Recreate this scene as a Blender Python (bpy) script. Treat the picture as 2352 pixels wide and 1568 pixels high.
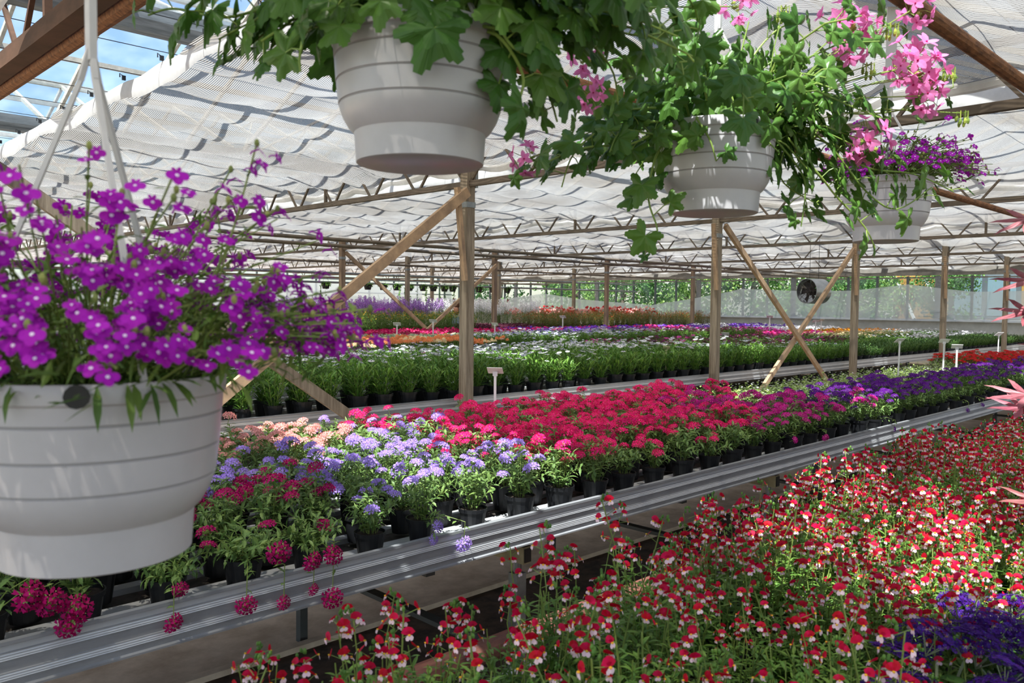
import bpy, math, random
import numpy as np
from mathutils import Vector, Matrix
from math import sin, cos, pi, radians, sqrt
S = bpy.context.scene
C = S.collection
for o in list(bpy.data.objects):
    bpy.data.objects.remove(o)
random.seed(7)
R = random.random
def U(a, b): return a + (b - a) * R()

# ---------------------------------------------------------------- camera, sky, sun, exposure
FPX, YAW, PITCH, ROLL = 1885.1, .7931, .0452, -.0106
EYE = Vector((0, 0, 1.65))
_cf = Vector((cos(YAW), sin(YAW), 0)); _rt = Vector((sin(YAW), -cos(YAW), 0)); _up = Vector((0, 0, 1))
FW = _cf * cos(PITCH) - _up * sin(PITCH); _u = _up * cos(PITCH) + _cf * sin(PITCH)
RT = _rt * cos(ROLL) - _u * sin(ROLL); UP = _rt * sin(ROLL) + _u * cos(ROLL)
cam = bpy.data.cameras.new('camera'); camo = bpy.data.objects.new('camera', cam); C.objects.link(camo)
camo.matrix_world = Matrix(((RT.x, UP.x, -FW.x, EYE.x), (RT.y, UP.y, -FW.y, EYE.y), (RT.z, UP.z, -FW.z, EYE.z), (0, 0, 0, 1)))
cam.sensor_width = 36; cam.lens = FPX / 2352 * 36; cam.clip_start = .05; cam.clip_end = 400
cam.dof.use_dof = True; cam.dof.focus_distance = 4.6; cam.dof.aperture_fstop = 8.5
S.camera = camo
def at(px, py, d): return EYE + (FW + RT * ((px - 1176) / FPX) - UP * ((py - 784) / FPX)) * d

w = bpy.data.worlds.new('sky'); S.world = w; w.use_nodes = True
nt = w.node_tree; nt.nodes.clear()
sky = nt.nodes.new('ShaderNodeTexSky'); sky.sky_type = 'NISHITA'; sky.sun_disc = False
sky.sun_elevation = radians(56); sky.sun_rotation = radians(250); sky.air_density = 1.0; sky.dust_density = .6; sky.ozone_density = 2.0
bg = nt.nodes.new('ShaderNodeBackground'); bg.inputs[1].default_value = .12
ow = nt.nodes.new('ShaderNodeOutputWorld')
nt.links.new(sky.outputs[0], bg.inputs[0]); nt.links.new(bg.outputs[0], ow.inputs[0])
sun = bpy.data.lights.new('sun', 'SUN'); sun.energy = 6.3; sun.angle = radians(.6); sun.color = (1, .97, .92)
so = bpy.data.objects.new('sun', sun); C.objects.link(so); so.location = (-8, -3, 14)
so.rotation_euler = Vector((.43, .17, -1)).to_track_quat('-Z', 'Y').to_euler()
vs = S.view_settings; vs.view_transform = 'Standard'; vs.look = 'None'; vs.gamma = 1; vs.use_curve_mapping = False; vs.exposure = 1.16

# ---------------------------------------------------------------- helpers
def V(*a): return Vector(a)
class MB:
    def __init__(s): s.v = []; s.f = []; s.m = []
    def add(s, vs, fs, mi=0):
        o = len(s.v); s.v.extend([tuple(p) for p in vs])
        for f in fs: s.f.append(tuple(i + o for i in f)); s.m.append(mi)
    def box(s, c, d, mi=0, M=None):
        x, y, z = d[0] / 2, d[1] / 2, d[2] / 2
        p = [Vector((a * x, b * y, e * z)) for a in (-1, 1) for b in (-1, 1) for e in (-1, 1)]
        if M is not None: p = [M @ q for q in p]
        s.add([q + Vector(c) for q in p], [(0, 1, 3, 2), (4, 6, 7, 5), (0, 4, 5, 1), (2, 3, 7, 6), (0, 2, 6, 4), (1, 5, 7, 3)], mi)
    def bar(s, a, b, w, h, mi=0, up=None):
        a, b = Vector(a), Vector(b); d = (b - a).normalized()
        u = Vector(up or ((0, 0, 1) if abs(d.z) < .95 else (1, 0, 0))); x = d.cross(u).normalized(); u = x.cross(d)
        p = [q + x * (i * w / 2) + u * (j * h / 2) for q in (a, b) for i, j in ((-1, -1), (1, -1), (1, 1), (-1, 1))]
        s.add(p, [(0, 1, 2, 3), (7, 6, 5, 4), (0, 4, 5, 1), (1, 5, 6, 2), (2, 6, 7, 3), (3, 7, 4, 0)], mi)
    def tube(s, pts, r, n=6, mi=0, cap=True):
        pts = [Vector(p) for p in pts]; k = len(pts); rs = r if isinstance(r, (list, tuple)) else [r] * k
        vs = []; x = None
        for i, p in enumerate(pts):
            d = (pts[min(i + 1, k - 1)] - pts[max(i - 1, 0)]).normalized()
            if x is None: x = d.orthogonal().normalized()
            else: x = (x - d * x.dot(d)).normalized()
            y = d.cross(x)
            vs += [p + (x * cos(2 * pi * j / n) + y * sin(2 * pi * j / n)) * rs[i] for j in range(n)]
        fs = [(i * n + j, i * n + (j + 1) % n, (i + 1) * n + (j + 1) % n, (i + 1) * n + j) for i in range(k - 1) for j in range(n)]
        if cap: fs += [tuple(range(n))[::-1], tuple(range((k - 1) * n, k * n))]
        s.add(vs, fs, mi)
    def lathe(s, prof, n=40, mi=0, c=(0, 0, 0), mis=None):
        vs = [(c[0] + r * cos(2 * pi * j / n), c[1] + r * sin(2 * pi * j / n), c[2] + z) for r, z in prof for j in range(n)]
        o = len(s.v); s.v.extend(vs)
        for i in range(len(prof) - 1):
            for j in range(n):
                s.f.append((o + i * n + j, o + i * n + (j + 1) % n, o + (i + 1) * n + (j + 1) % n, o + (i + 1) * n + j)); s.m.append(mis[i] if mis else mi)
    def ball(s, c, r, mi=0, n=8, k=5, sc=(1, 1, 1)):
        c = Vector(c); vs = [c + V(0, 0, r * sc[2])]
        for i in range(1, k):
            a = pi * i / k
            vs += [c + V(r * sin(a) * cos(2 * pi * j / n) * sc[0], r * sin(a) * sin(2 * pi * j / n) * sc[1], r * cos(a) * sc[2]) for j in range(n)]
        vs.append(c - V(0, 0, r * sc[2])); L = len(vs) - 1
        fs = [(0, 1 + j, 1 + (j + 1) % n) for j in range(n)]
        fs += [(1 + i * n + j, 1 + (i + 1) * n + j, 1 + (i + 1) * n + (j + 1) % n, 1 + i * n + (j + 1) % n) for i in range(k - 2) for j in range(n)]
        fs += [(L, 1 + (k - 2) * n + (j + 1) % n, 1 + (k - 2) * n + j) for j in range(n)]
        s.add(vs, fs, mi)
    def mesh(s, name, mats, smooth=False):
        me = bpy.data.meshes.new(name); me.from_pydata(s.v, [], s.f)
        for m in (mats if isinstance(mats, (list, tuple)) else [mats]): me.materials.append(m)
        me.polygons.foreach_set('material_index', s.m)
        if smooth:
            me.shade_smooth(); me.set_sharp_from_angle(angle=radians(28))
        me.update(); return me
    def obj(s, name, mats, parent=None, smooth=False, loc=None):
        return link(name, s.mesh(name, mats, smooth), parent, loc)
def link(name, me, parent=None, loc=None, rot=None, sc=None):
    o = bpy.data.objects.new(name, me); C.objects.link(o)
    if parent is not None: o.parent = parent
    if loc is not None: o.location = loc
    if rot is not None: o.rotation_euler = rot
    if sc is not None: o.scale = (sc, sc, sc) if isinstance(sc, (int, float)) else sc
    return o
def tag(o, label=None, cat=None, group=None, kind=None):
    for k, v in (('label', label), ('category', cat), ('group', group), ('kind', kind)):
        if v: o[k] = v
    return o
def thing(name, label, cat, loc=(0, 0, 0), rz=0, group=None, sc=None):
    return tag(link(name, None, None, loc, (0, 0, rz), sc), label, cat, group)
def struct(o): o['kind'] = 'structure'; return o
def frame(d, n):
    d = d.normalized(); s_ = d.cross(n)
    if s_.length < 1e-4: s_ = d.orthogonal()
    s_.normalize(); return d, s_, s_.cross(d)
def rv(s=1): return V(U(-s, s), U(-s, s), U(-s, s))
def lin(h):
    c = [int(h[i:i + 2], 16) / 255 for i in (0, 2, 4)]
    return [x / 12.92 if x <= .04045 else ((x + .055) / 1.055) ** 2.4 for x in c] + [1]
ORD = 'first second third fourth fifth sixth seventh eighth ninth tenth eleventh twelfth thirteenth fourteenth fifteenth sixteenth seventeenth eighteenth nineteenth twentieth'.split()
def ordn(i):
    if i < 20: return ORD[i]
    t = ['twenty', 'thirty', 'forty', 'fifty', 'sixty'][(i + 1) // 10 - 2]
    return (t[:-1] + 'ieth') if (i + 1) % 10 == 0 else t + '-' + ORD[(i + 1) % 10 - 1]

# ---------------------------------------------------------------- materials
def mat(name, col, rough=.6, met=0, trans=0, isl=0, noise=0, nscale=(8, 8, 8), col2=None, bump=0, spec=.5, objr=0):
    m = bpy.data.materials.new(name); m.use_nodes = True; t = m.node_tree; N = t.nodes; L = t.links
    p = N['Principled BSDF']; out = N['Material Output']
    p.inputs['Roughness'].default_value = rough; p.inputs['Metallic'].default_value = met; p.inputs['Specular IOR Level'].default_value = spec
    c = lin(col); src = None
    if noise or col2:
        tc = N.new('ShaderNodeTexCoord'); mp = N.new('ShaderNodeMapping'); mp.inputs['Scale'].default_value = nscale
        nz = N.new('ShaderNodeTexNoise'); nz.inputs['Scale'].default_value = 1; nz.inputs['Detail'].default_value = 6; nz.inputs['Roughness'].default_value = .65
        L.new(tc.outputs['Object'], mp.inputs[0]); L.new(mp.outputs[0], nz.inputs['Vector'])
        cr = N.new('ShaderNodeValToRGB'); c2 = lin(col2) if col2 else [x * (1 - noise) for x in c[:3]] + [1]
        cr.color_ramp.elements[0].color = c2; cr.color_ramp.elements[1].color = c; cr.color_ramp.elements[0].position = .35; cr.color_ramp.elements[1].position = .65
        L.new(nz.outputs['Fac'], cr.inputs[0]); src = cr.outputs[0]
        if bump:
            b = N.new('ShaderNodeBump'); b.inputs['Strength'].default_value = bump; b.inputs['Distance'].default_value = .01
            L.new(nz.outputs['Fac'], b.inputs['Height']); L.new(b.outputs[0], p.inputs['Normal'])
    if isl or objr:
        h = N.new('ShaderNodeHueSaturation'); h.inputs['Color'].default_value = c
        if src: L.new(src, h.inputs['Color'])
        if isl: g = N.new('ShaderNodeNewGeometry'); r_ = g.outputs['Random Per Island']; a = isl
        else: g = N.new('ShaderNodeObjectInfo'); r_ = g.outputs['Random']; a = objr
        mr = N.new('ShaderNodeMapRange'); mr.inputs['To Min'].default_value = 1 - a; mr.inputs['To Max'].default_value = 1 + a
        L.new(r_, mr.inputs['Value']); L.new(mr.outputs[0], h.inputs['Value'])
        m2 = N.new('ShaderNodeMapRange'); m2.inputs['To Min'].default_value = .5 + a * .06; m2.inputs['To Max'].default_value = .5 - a * .05
        L.new(r_, m2.inputs['Value']); L.new(m2.outputs[0], h.inputs['Hue']); src = h.outputs[0]
    if src: L.new(src, p.inputs['Base Color'])
    else: p.inputs['Base Color'].default_value = c
    if trans:
        tr = N.new('ShaderNodeBsdfTranslucent'); mx = N.new('ShaderNodeMixShader'); mx.inputs[0].default_value = trans
        if src: L.new(src, tr.inputs[0])
        else: tr.inputs[0].default_value = c
        L.new(p.outputs[0], mx.inputs[1]); L.new(tr.outputs[0], mx.inputs[2]); L.new(mx.outputs[0], out.inputs[0])
    return m
def leafm(n, col, rough=.45, trans=.3, isl=.32): return mat(n, col, rough, trans=trans, isl=isl, spec=.4)
def petal(n, col, trans=.35, isl=.16): return mat(n, col, .6, trans=trans, isl=isl, spec=.2)
WOOD = mat('weathered timber', '9a8c7a', .8, col2='6f6252', nscale=(30, 30, 2.5), bump=.25)
WOODD = mat('rust brown timber', '97806a', .8, col2='6e5b4b', nscale=(30, 30, 2), bump=.2)
WOODL = mat('pale sawn timber', 'b89a7a', .8, col2='8c7560', nscale=(6, 40, 6), bump=.15)
STEEL = mat('dull brown painted steel', '74675a', .6, .3, noise=.35, nscale=(6, 6, 6))
GALV = mat('galvanised steel', '8c9092', .45, .7, noise=.3, nscale=(14, 14, 14))
RUST = mat('rusty pipe', '9c6a44', .75, .2, col2='5f3d28', nscale=(14, 60, 60), bump=.15)
RUSTB = mat('rusty beam', '5f4230', .75, .2, col2='46301f', nscale=(5, 5, 14))
ALU = mat('mill aluminium', 'a3a5a9', .42, .35, noise=.18, nscale=(9, 30, 30))
ALUR = mat('ribbed aluminium', 'd0d2d5', .38, .35, noise=.1, nscale=(9, 30, 30))
GUT = mat('weathered gutter', '8f9496', .6, .4, col2='5d6264', nscale=(2.2, 20, 20))
WHITEP = mat('white painted bar', 'e6e8ea', .5)
BARP = mat('grimy white glazing bar', 'c9c4b8', .6, noise=.3, nscale=(20, 20, 20))
POTW = mat('white basket plastic', 'cfccd0', .3, trans=.12, noise=.07, nscale=(14, 14, 14), spec=.5)
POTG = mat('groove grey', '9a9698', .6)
STRAP = mat('white hanger plastic', 'd6d4d4', .35, trans=.15)
POTB = mat('black pot plastic', '1b1c1f', .45, spec=.4)
SOIL = mat('potting compost', '3a2c22', .95, col2='1d1612', nscale=(60, 60, 60), bump=.6)
TAGM = mat('white tag plastic', 'e4dfdf', .45, trans=.1)
TAGW = mat('buff tag', 'cbbd9a', .6)
BLACK = mat('black plastic', '151515', .5)
STEM = leafm('green stem', '7d9148', .5, .15, .2)
def glassm(name, tint, mixg):
    m = bpy.data.materials.new(name); m.use_nodes = True; t = m.node_tree; N = t.nodes; L = t.links; N.remove(N['Principled BSDF'])
    a = N.new('ShaderNodeBsdfTransparent'); a.inputs[0].default_value = lin(tint); g = N.new('ShaderNodeBsdfGlossy'); g.inputs['Roughness'].default_value = .05
    lw = N.new('ShaderNodeLayerWeight'); lw.inputs[0].default_value = .12; ml = N.new('ShaderNodeMath'); ml.operation = 'MULTIPLY'; ml.inputs[1].default_value = mixg
    d = N.new('ShaderNodeBsdfTranslucent'); d.inputs[0].default_value = (.85, .9, .95, 1)
    tc = N.new('ShaderNodeTexCoord'); nz = N.new('ShaderNodeTexNoise'); nz.inputs['Scale'].default_value = 2.5; nz.inputs['Detail'].default_value = 5
    mr = N.new('ShaderNodeMapRange'); mr.inputs['From Min'].default_value = .4; mr.inputs['From Max'].default_value = .8; mr.inputs['To Max'].default_value = .13
    m1 = N.new('ShaderNodeMixShader'); m2 = N.new('ShaderNodeMixShader')
    L.new(tc.outputs['Object'], nz.inputs['Vector']); L.new(nz.outputs['Fac'], mr.inputs['Value']); L.new(mr.outputs[0], m1.inputs[0]); L.new(a.outputs[0], m1.inputs[1]); L.new(d.outputs[0], m1.inputs[2])
    L.new(lw.outputs['Fresnel'], ml.inputs[0]); L.new(ml.outputs[0], m2.inputs[0]); L.new(m1.outputs[0], m2.inputs[1]); L.new(g.outputs[0], m2.inputs[2])
    L.new(m2.outputs[0], N['Material Output'].inputs[0]); return m
GLASS = glassm('roof glass', 'eef4f6', .5)
WGLASS = glassm('wall glass', 'e6e8ea', .5)
def screenm():
    m = bpy.data.materials.new('striped shade cloth'); m.use_nodes = True; t = m.node_tree; N = t.nodes; L = t.links; N.remove(N['Principled BSDF'])
    tc = N.new('ShaderNodeTexCoord'); sp = N.new('ShaderNodeSeparateXYZ'); L.new(tc.outputs['Object'], sp.inputs[0])
    a = N.new('ShaderNodeMath'); a.operation = 'MULTIPLY'; a.inputs[1].default_value = 1 / .0135; L.new(sp.outputs[0], a.inputs[0])
    f = N.new('ShaderNodeMath'); f.operation = 'FRACT'; L.new(a.outputs[0], f.inputs[0])
    st = N.new('ShaderNodeMapRange'); st.inputs['From Min'].default_value = .46; st.inputs['From Max'].default_value = .6; L.new(f.outputs[0], st.inputs['Value'])
    nz = N.new('ShaderNodeTexNoise'); nz.inputs['Scale'].default_value = 1.1; nz.inputs['Detail'].default_value = 4; L.new(tc.outputs['Object'], nz.inputs['Vector'])
    cr = N.new('ShaderNodeValToRGB'); cr.color_ramp.elements[0].color = (.45, .42, .39, 1); cr.color_ramp.elements[1].color = (.61, .595, .58, 1); cr.color_ramp.elements[0].position = .4; cr.color_ramp.elements[1].position = .62
    L.new(nz.outputs['Fac'], cr.inputs[0])
    d = N.new('ShaderNodeBsdfDiffuse'); tr = N.new('ShaderNodeBsdfTranslucent'); L.new(cr.outputs[0], d.inputs[0]); L.new(cr.outputs[0], tr.inputs[0])
    m1 = N.new('ShaderNodeMixShader'); m1.inputs[0].default_value = .5; L.new(d.outputs[0], m1.inputs[1]); L.new(tr.outputs[0], m1.inputs[2])
    d2 = N.new('ShaderNodeBsdfDiffuse'); d2.inputs[0].default_value = (.07, .06, .052, 1); tp = N.new('ShaderNodeBsdfTransparent'); tp.inputs[0].default_value = (.66, .6, .53, 1)
    tr2 = N.new('ShaderNodeBsdfTranslucent'); tr2.inputs[0].default_value = (.07, .06, .05, 1)
    m2 = N.new('ShaderNodeMixShader'); m2.inputs[0].default_value = .5; L.new(d2.outputs[0], m2.inputs[1]); L.new(tr2.outputs[0], m2.inputs[2])
    m3 = N.new('ShaderNodeMixShader'); m3.inputs[0].default_value = .42; L.new(m2.outputs[0], m3.inputs[1]); L.new(tp.outputs[0], m3.inputs[2])
    mx = N.new('ShaderNodeMixShader'); L.new(st.outputs[0], mx.inputs[0]); L.new(m1.outputs[0], mx.inputs[1]); L.new(m3.outputs[0], mx.inputs[2])
    L.new(mx.outputs[0], N['Material Output'].inputs[0]); return m
SCREEN = screenm()
HEM = mat('white hem cloth', 'f1efec', .8, trans=.45, noise=.12, nscale=(5, 12, 12))
def sheetm():
    m = bpy.data.materials.new('milky plastic film'); m.use_nodes = True; t = m.node_tree; N = t.nodes; L = t.links; N.remove(N['Principled BSDF'])
    a = N.new('ShaderNodeBsdfTransparent'); a.inputs[0].default_value = (.9, .93, .93, 1); d = N.new('ShaderNodeBsdfTranslucent'); d.inputs[0].default_value = (.82, .85, .9, 1)
    e = N.new('ShaderNodeBsdfDiffuse'); e.inputs[0].default_value = (.80, .83, .87, 1)
    m1 = N.new('ShaderNodeMixShader'); m1.inputs[0].default_value = .5; m2 = N.new('ShaderNodeMixShader'); m2.inputs[0].default_value = .36
    L.new(d.outputs[0], m1.inputs[1]); L.new(e.outputs[0], m1.inputs[2]); L.new(m1.outputs[0], m2.inputs[1]); L.new(a.outputs[0], m2.inputs[2])
    L.new(m2.outputs[0], N['Material Output'].inputs[0]); return m
FILM = sheetm()
# ---------------------------------------------------------------- the setting
X0, DX, ZC = 4.995, 4.239, 2.74
def TX(i): return 1.03 if i == 0 else X0 + DX * (i - 1)
WX = TX(6)
CONC = mat('worn concrete', 'dcc6b0', .9, col2='b39c86', nscale=(5, 5, 5), bump=.3)
EARTH = mat('dark earth', '5f4838', .95, col2='33251c', nscale=(9, 9, 9), bump=.7)
GRASSM = mat('gravelly grass', '9a9a86', .9, col2='76805e', nscale=(.5, .5, .5))
m = MB(); m.add([(-8, 3.45, 0), (WX, 3.45, 0), (WX, 33, 0), (-8, 33, 0)], [(0, 1, 2, 3)], 0); m.add([(-8, 3.45, 0), (-8, -14, 0), (WX, -14, 0), (WX, 3.45, 0)], [(0, 1, 2, 3)], 1)
m.box((9, 3.43, .012), (34, .05, .03), 0)
struct(m.obj('floor', [CONC, EARTH]))
m = MB(); m.add([(-90, -120, -.05), (150, -120, -.05), (150, 130, -.05), (-90, 130, -.05)], [(0, 1, 2, 3)]); struct(m.obj('ground', GRASSM))
# roof: gutters along x, glazing bars, ridges, glass
GY = [1.4 + 4.3 * i for i in range(-2, 7)]; GZ, RZ = 3.5, 4.5
for i, y in enumerate(GY):
    m = MB(); pr = [(-.09, .09), (-.09, -.0), (-.05, -.07), (.05, -.07), (.09, 0), (.09, .09), (.075, .09), (.075, .01), (.04, -.05), (-.04, -.05), (-.075, .01), (-.075, .09)]
    n = len(pr); vs_ = [(x, y + a, GZ + b) for x in (-8, WX) for a, b in pr]
    m.add(vs_, [(j, (j + 1) % n, n + (j + 1) % n, n + j) for j in range(n)])
    struct(m.obj('trim_%d' % (i + 1), GUT))
ceil = struct(link('ceiling', None))
for i in range(len(GY) - 1):
    y0, y1 = GY[i] + .06, GY[i + 1] - .06; ym = (y0 + y1) / 2
    m = MB(); m.add([(-8, y0, GZ + .08), (WX, y0, GZ + .08), (WX, ym, RZ), (-8, ym, RZ)], [(0, 1, 2, 3)]); m.add([(-8, y1, GZ + .08), (WX, y1, GZ + .08), (WX, ym, RZ), (-8, ym, RZ)], [(3, 2, 1, 0)])
    m.obj('glass_panes', GLASS, ceil)
    m = MB(); x = -1.65
    while x < WX:
        for a in (y0, y1): m.bar((x, a, GZ + .06), (x, ym, RZ - .02), .032, .045)
        x += .733
    m.bar((-8, ym, RZ), (WX, ym, RZ), .06, .07); m.bar((-8, ym - 1.05, RZ - .49), (WX, ym - 1.05, RZ - .49), .035, .05); m.bar((-8, ym + 1.05, RZ - .49), (WX, ym + 1.05, RZ - .49), .035, .05)
    for k in range(3):
        x = TX(k); m.bar((x, y0, GZ), (x + 1.2, ym, RZ - .05), .025, .025); m.bar((x, y1, GZ), (x + 1.2, ym, RZ - .05), .025, .025)
    m.obj('glazing_bar_lattice', BARP, ceil)
# far wall (x = WX): plinth, sill, mullions, panes, head beam
LOWW = mat('pale plinth board', 'cfcfca', .7, noise=.2, nscale=(3, 3, 3))
DKM = mat('dark mullion paint', '5f6a6c', .55, .3, noise=.25, nscale=(10, 10, 4))
wb = struct(link('wall_back', None))
m = MB(); m.box((WX + .05, 12, .64), (.1, 40, 1.28)); m.obj('plinth', LOWW, wb)
m = MB(); m.box((WX - .02, 12, 1.31), (.2, 40, .06)); m.obj('sill', WHITEP, wb)
m = MB(); m.box((WX, 12, 2.70), (.12, 40, .1)); m.box((WX, 12, 2.58), (.06, 40, .04)); m.box((WX + .02, 12, 3.1), (.04, 40, .7)); m.obj('head_beam', mat('grimy head beam', '8d8880', .7, noise=.3), wb)
MY = [-6.1, -4.2, -2.3, -.4, 1.5, 2.9, 4.35, 5.85, 6.7, 7.63, 8.55, 9.42, 10.33, 11.24, 12.22, 13.1, 14.05, 14.98, 15.9, 16.8, 17.79, 18.74, 19.78, 20.65, 21.63, 22.6, 23.6, 24.5, 25.45, 26.38, 27.1, 28.1, 29.2, 30.3, 31.4]
for i, y in enumerate(MY):
    wd = .16 if i in (10, 15, 19, 24, 29) else .06
    m = MB(); m.box((WX, y, 1.98), (.07, wd, 1.3)); m.obj('mullion', GALV if wd > .1 else DKM, wb)
for i in range(len(MY) - 1):
    m = MB(); a, b = MY[i] + .03, MY[i + 1] - .03; m.box((WX + .01, (a + b) / 2, 1.96), (.006, b - a, 1.24)); struct(m.obj('window_%d' % (i + 1), WGLASS))
# end wall at large y
WY = 31.8
wl = struct(link('wall_left', None))
m = MB(); m.box((9, WY + .05, .7), (36, .1, 1.4)); m.obj('plinth', LOWW, wl)
m = MB()
for k in range(24): m.box((-6 + k * 1.4, WY, 2.3), (.06, .07, 1.9))
m.box((9, WY, 2.72), (36, .1, .1)); m.box((9, WY, 1.42), (36, .16, .06)); m.box((9, WY, 2.1), (36, .06, .05)); m.obj('frame', DKM, wl)
m = MB(); m.box((9, WY + .03, 2.4), (36, .01, 2.0)); m.obj('glass_panes', WGLASS, wl)
m = MB(); m.box((9, WY + .02, 3.4), (36, .03, .9)); m.obj('gable_board', LOWW, wl)

# ---------------------------------------------------------------- trusses
def truss(i):
    x = TX(i); heavy = i == 0
    nm = 'rusty lattice truss directly overhead, beside the open strip of sky' if heavy else 'brown lattice truss on the %s post of the row, counting away from the camera' % ORD[i - 1]
    t = thing('lattice_truss', nm, 'truss', (x, 0, ZC), 0, 'lattice trusses under the roof')
    ya, yb = -8, 31.5
    m = MB(); m.bar((0, ya, 0), (0, yb, 0), .075 if heavy else .05, .075 if heavy else .05); m.obj('bottom_chord', RUSTB if heavy else STEEL, t)
    m = MB(); m.bar((0, ya, .34), (0, yb, .34), .05, .04); m.obj('top_chord', RUSTB if heavy else STEEL, t)
    m = MB(); p = .747; y = 5.67 - 19 * p
    while y < yb - 1:
        m.bar((0, y + .04, .01), (0, y + p / 2 - .05, .34), .02, .02); m.bar((0, y - .04, .01), (0, y - p / 2 + .05, .34), .02, .02); y += p
    for k in range(-1, 4): m.bar((0, 5.67 + 4.3 * k + 2.4, 0), (0, 5.67 + 4.3 * k + 2.4, .34), .03, .03)
    m.obj('web_lattice', STEEL if not heavy else RUSTB, t)
    if heavy:
        m = MB(); m.tube([(.09, -8, -.02), (.09, 31, -.02)], .034, 10); m.obj('side_pipe', RUST, t)
for i in range(0, 6): truss(i)

# ---------------------------------------------------------------- shade screens
def screen(k, xa, xb, z0, label, fine):
    t = thing('shade_screen', label, 'shade screen', (0, 0, 0), 0, 'striped shade screens under the glass')
    rnd = random.Random(40 + k); ya, yb = -7, 31.5
    per = .64; ny = int((yb - ya) / (.045 if fine else .08)); nx = 30 if fine else 18
    cells = [[rnd.uniform(.5, 1.3) for _ in range(80)] for _ in range(12)]
    ph = [rnd.uniform(-.12, .12) for _ in range(80)]
    def z(u, y):
        q = (y - ya) / per; j = math.floor(q); fr = q - j
        cx = u * (xb - xa) / .55 + (j % 2) * .5 + ph[j % 80]; ci = math.floor(cx); fx = cx - ci
        a = cells[ci % 12][j % 80]
        s = max(0, sin(pi * fr)) ** .9 * (.03 + .045 * a * max(0, sin(pi * fx)))
        s *= min(1, .2 + u / .07) * (1 if k < 2 else .72)
        tail = max(0, (u - .8) / .2)
        return z0 - .09 * u - s - .09 * tail ** 1.5 - .03 * sin(y * 1.7 + k) * u * u
    vs_ = []; fs = []
    for a in range(nx + 1):
        u = a / nx
        for b in range(ny + 1):
            y = ya + (yb - ya) * b / ny
            e = .04 * sin(y * 2.3 + k) + .025 * sin(y * 5.1)
            vs_.append((xa + (xb - xa) * u + e * (u > .9) + e * (u < .02), y, z(u, y)))
    for a in range(nx):
        for b in range(ny): fs.append((a * (ny + 1) + b, (a + 1) * (ny + 1) + b, (a + 1) * (ny + 1) + b + 1, a * (ny + 1) + b + 1))
    m = MB(); m.add(vs_, fs); m.obj('cloth', SCREEN, t, True)
    # rolled trailing hem and bright leading hem
    m = MB(); m.tube([(xb + .02 + .04 * sin(y * 2.3 + k), y, z(1, y) - .015) for y in np.arange(ya, yb, .12)], .034, 7); m.obj('trailing_hem', HEM, t, True)
    m = MB(); ys = np.arange(ya, yb, .06); pv = []
    for y in ys:
        e = .01 * sin(y * 2.1 + k) + .006 * sin(y * 9 + 1); hh = .125 + .025 * sin(y * 3.7 + k)
        for a, b in ((.07, .0), (.02, .006), (-.006, .0), (-.016, -hh * .35), (-.02, -hh * .7), (-.014, -hh)): pv.append((xa + a + e, y, z(0, y) + b))
    nn = 6; m.add(pv, [(i * nn + j, (i + 1) * nn + j, (i + 1) * nn + j + 1, i * nn + j + 1) for i in range(len(ys) - 1) for j in range(nn - 1)]); m.obj('leading_hem', HEM, t, True)
    if k in (1, 2):
        y = ya + per
        while y < 13:
            if y > 1:
                m = MB(); m.box((xa - .02, y, z0 + .015), (.022, .014, .03)); m.tube([(xa - .03, y, z0 + .03), (xa - .045, y, z0 + .04), (xa - .045, y, z0 + .015)], .004, 5); m.obj('clip', BLACK, t)
                m = MB(); m.tube([(TX(k - 1), y, z0 + .055), (TX(k), y, z0 + .055)], .0028, 4, cap=False); m.obj('support_wire', BLACK, t)
            y += per
screen(0, -3.2, .86, 3.12, 'striped shade screen ending at the overhead rusty truss, nearest of all', True)
screen(1, 2.06, 5.16, 3.12, 'striped shade screen above the hanging pots, beside the widest gap of blue sky', True)
for k in range(2, 7):
    xa = TX(k - 1) + (.95 if k == 2 else .78)
    screen(k, xa, TX(k) + (.16 if k < 6 else -.1), 3.1, 'striped shade screen in the %s bay, just beyond the %s truss on posts' % (ORD[k - 1], ORD[k - 2]), k == 2)

# ---------------------------------------------------------------- posts and braces
PY, PY2 = 5.67, 14.3
def post(x, y, label, group, bat, wood=WOOD):
    t = thing('timber_post', label, 'post', (x, y, 0), 0, group)
    m = MB(); m.box((0, 0, 1.55), (.095, .095, 3.1)); m.obj('shaft', wood, t)
    m = MB(); m.box((0, 0, 2.55), (.105, .105, .05)); m.obj('steel_band', GALV, t)
    m = MB(); m.box((.06, -.02, 2.86), (.03, .08, .3)); m.obj('truss_bracket', GALV, t)
    if bat:
        m = MB(); m.bar((-.17, -.05, 2.69), (-.075, -.055, 1.86), .05, .035); m.obj('side_batten', WOODL, t)
    return t
for i in range(5):
    post(TX(i + 1), PY, 'square timber post carrying a truss, %s along the bench front' % ('nearest' if i == 0 else ORD[i] + ' from the camera'), 'front row of timber posts', 1)
for i in range(2, 7):
    if i < 6: post(TX(i), PY2, 'timber post in the middle row, %s one seen beyond the flower benches' % ORD[i - 2], 'middle row of timber posts', 0, WOODD)
for n, (x, y) in enumerate([(13.47, 17.7), (17.712, 21.9), (17.712, 18.6), (21.95, 19.2)]):
    post(x, y, 'slim grey post far back, %s one by the end of the greenhouse' % ORD[n], 'back row of posts', 0)
def brace(a, b, label, wood, wd=.07):
    m = MB(); m.bar(a, b, .045, wd); o = m.obj('timber_brace', wood); tag(o, label, 'brace', 'diagonal timber braces')
y = PY - .07
brace((4.93, y, 2.66), (1.35, y, .04), 'long diagonal brace rising to the nearest post', WOODL, .085)
brace((1.2, y + .045, 2.46), (4.75, y + .045, .02), 'diagonal brace falling to the foot of the nearest post', WOOD, .085)
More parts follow.
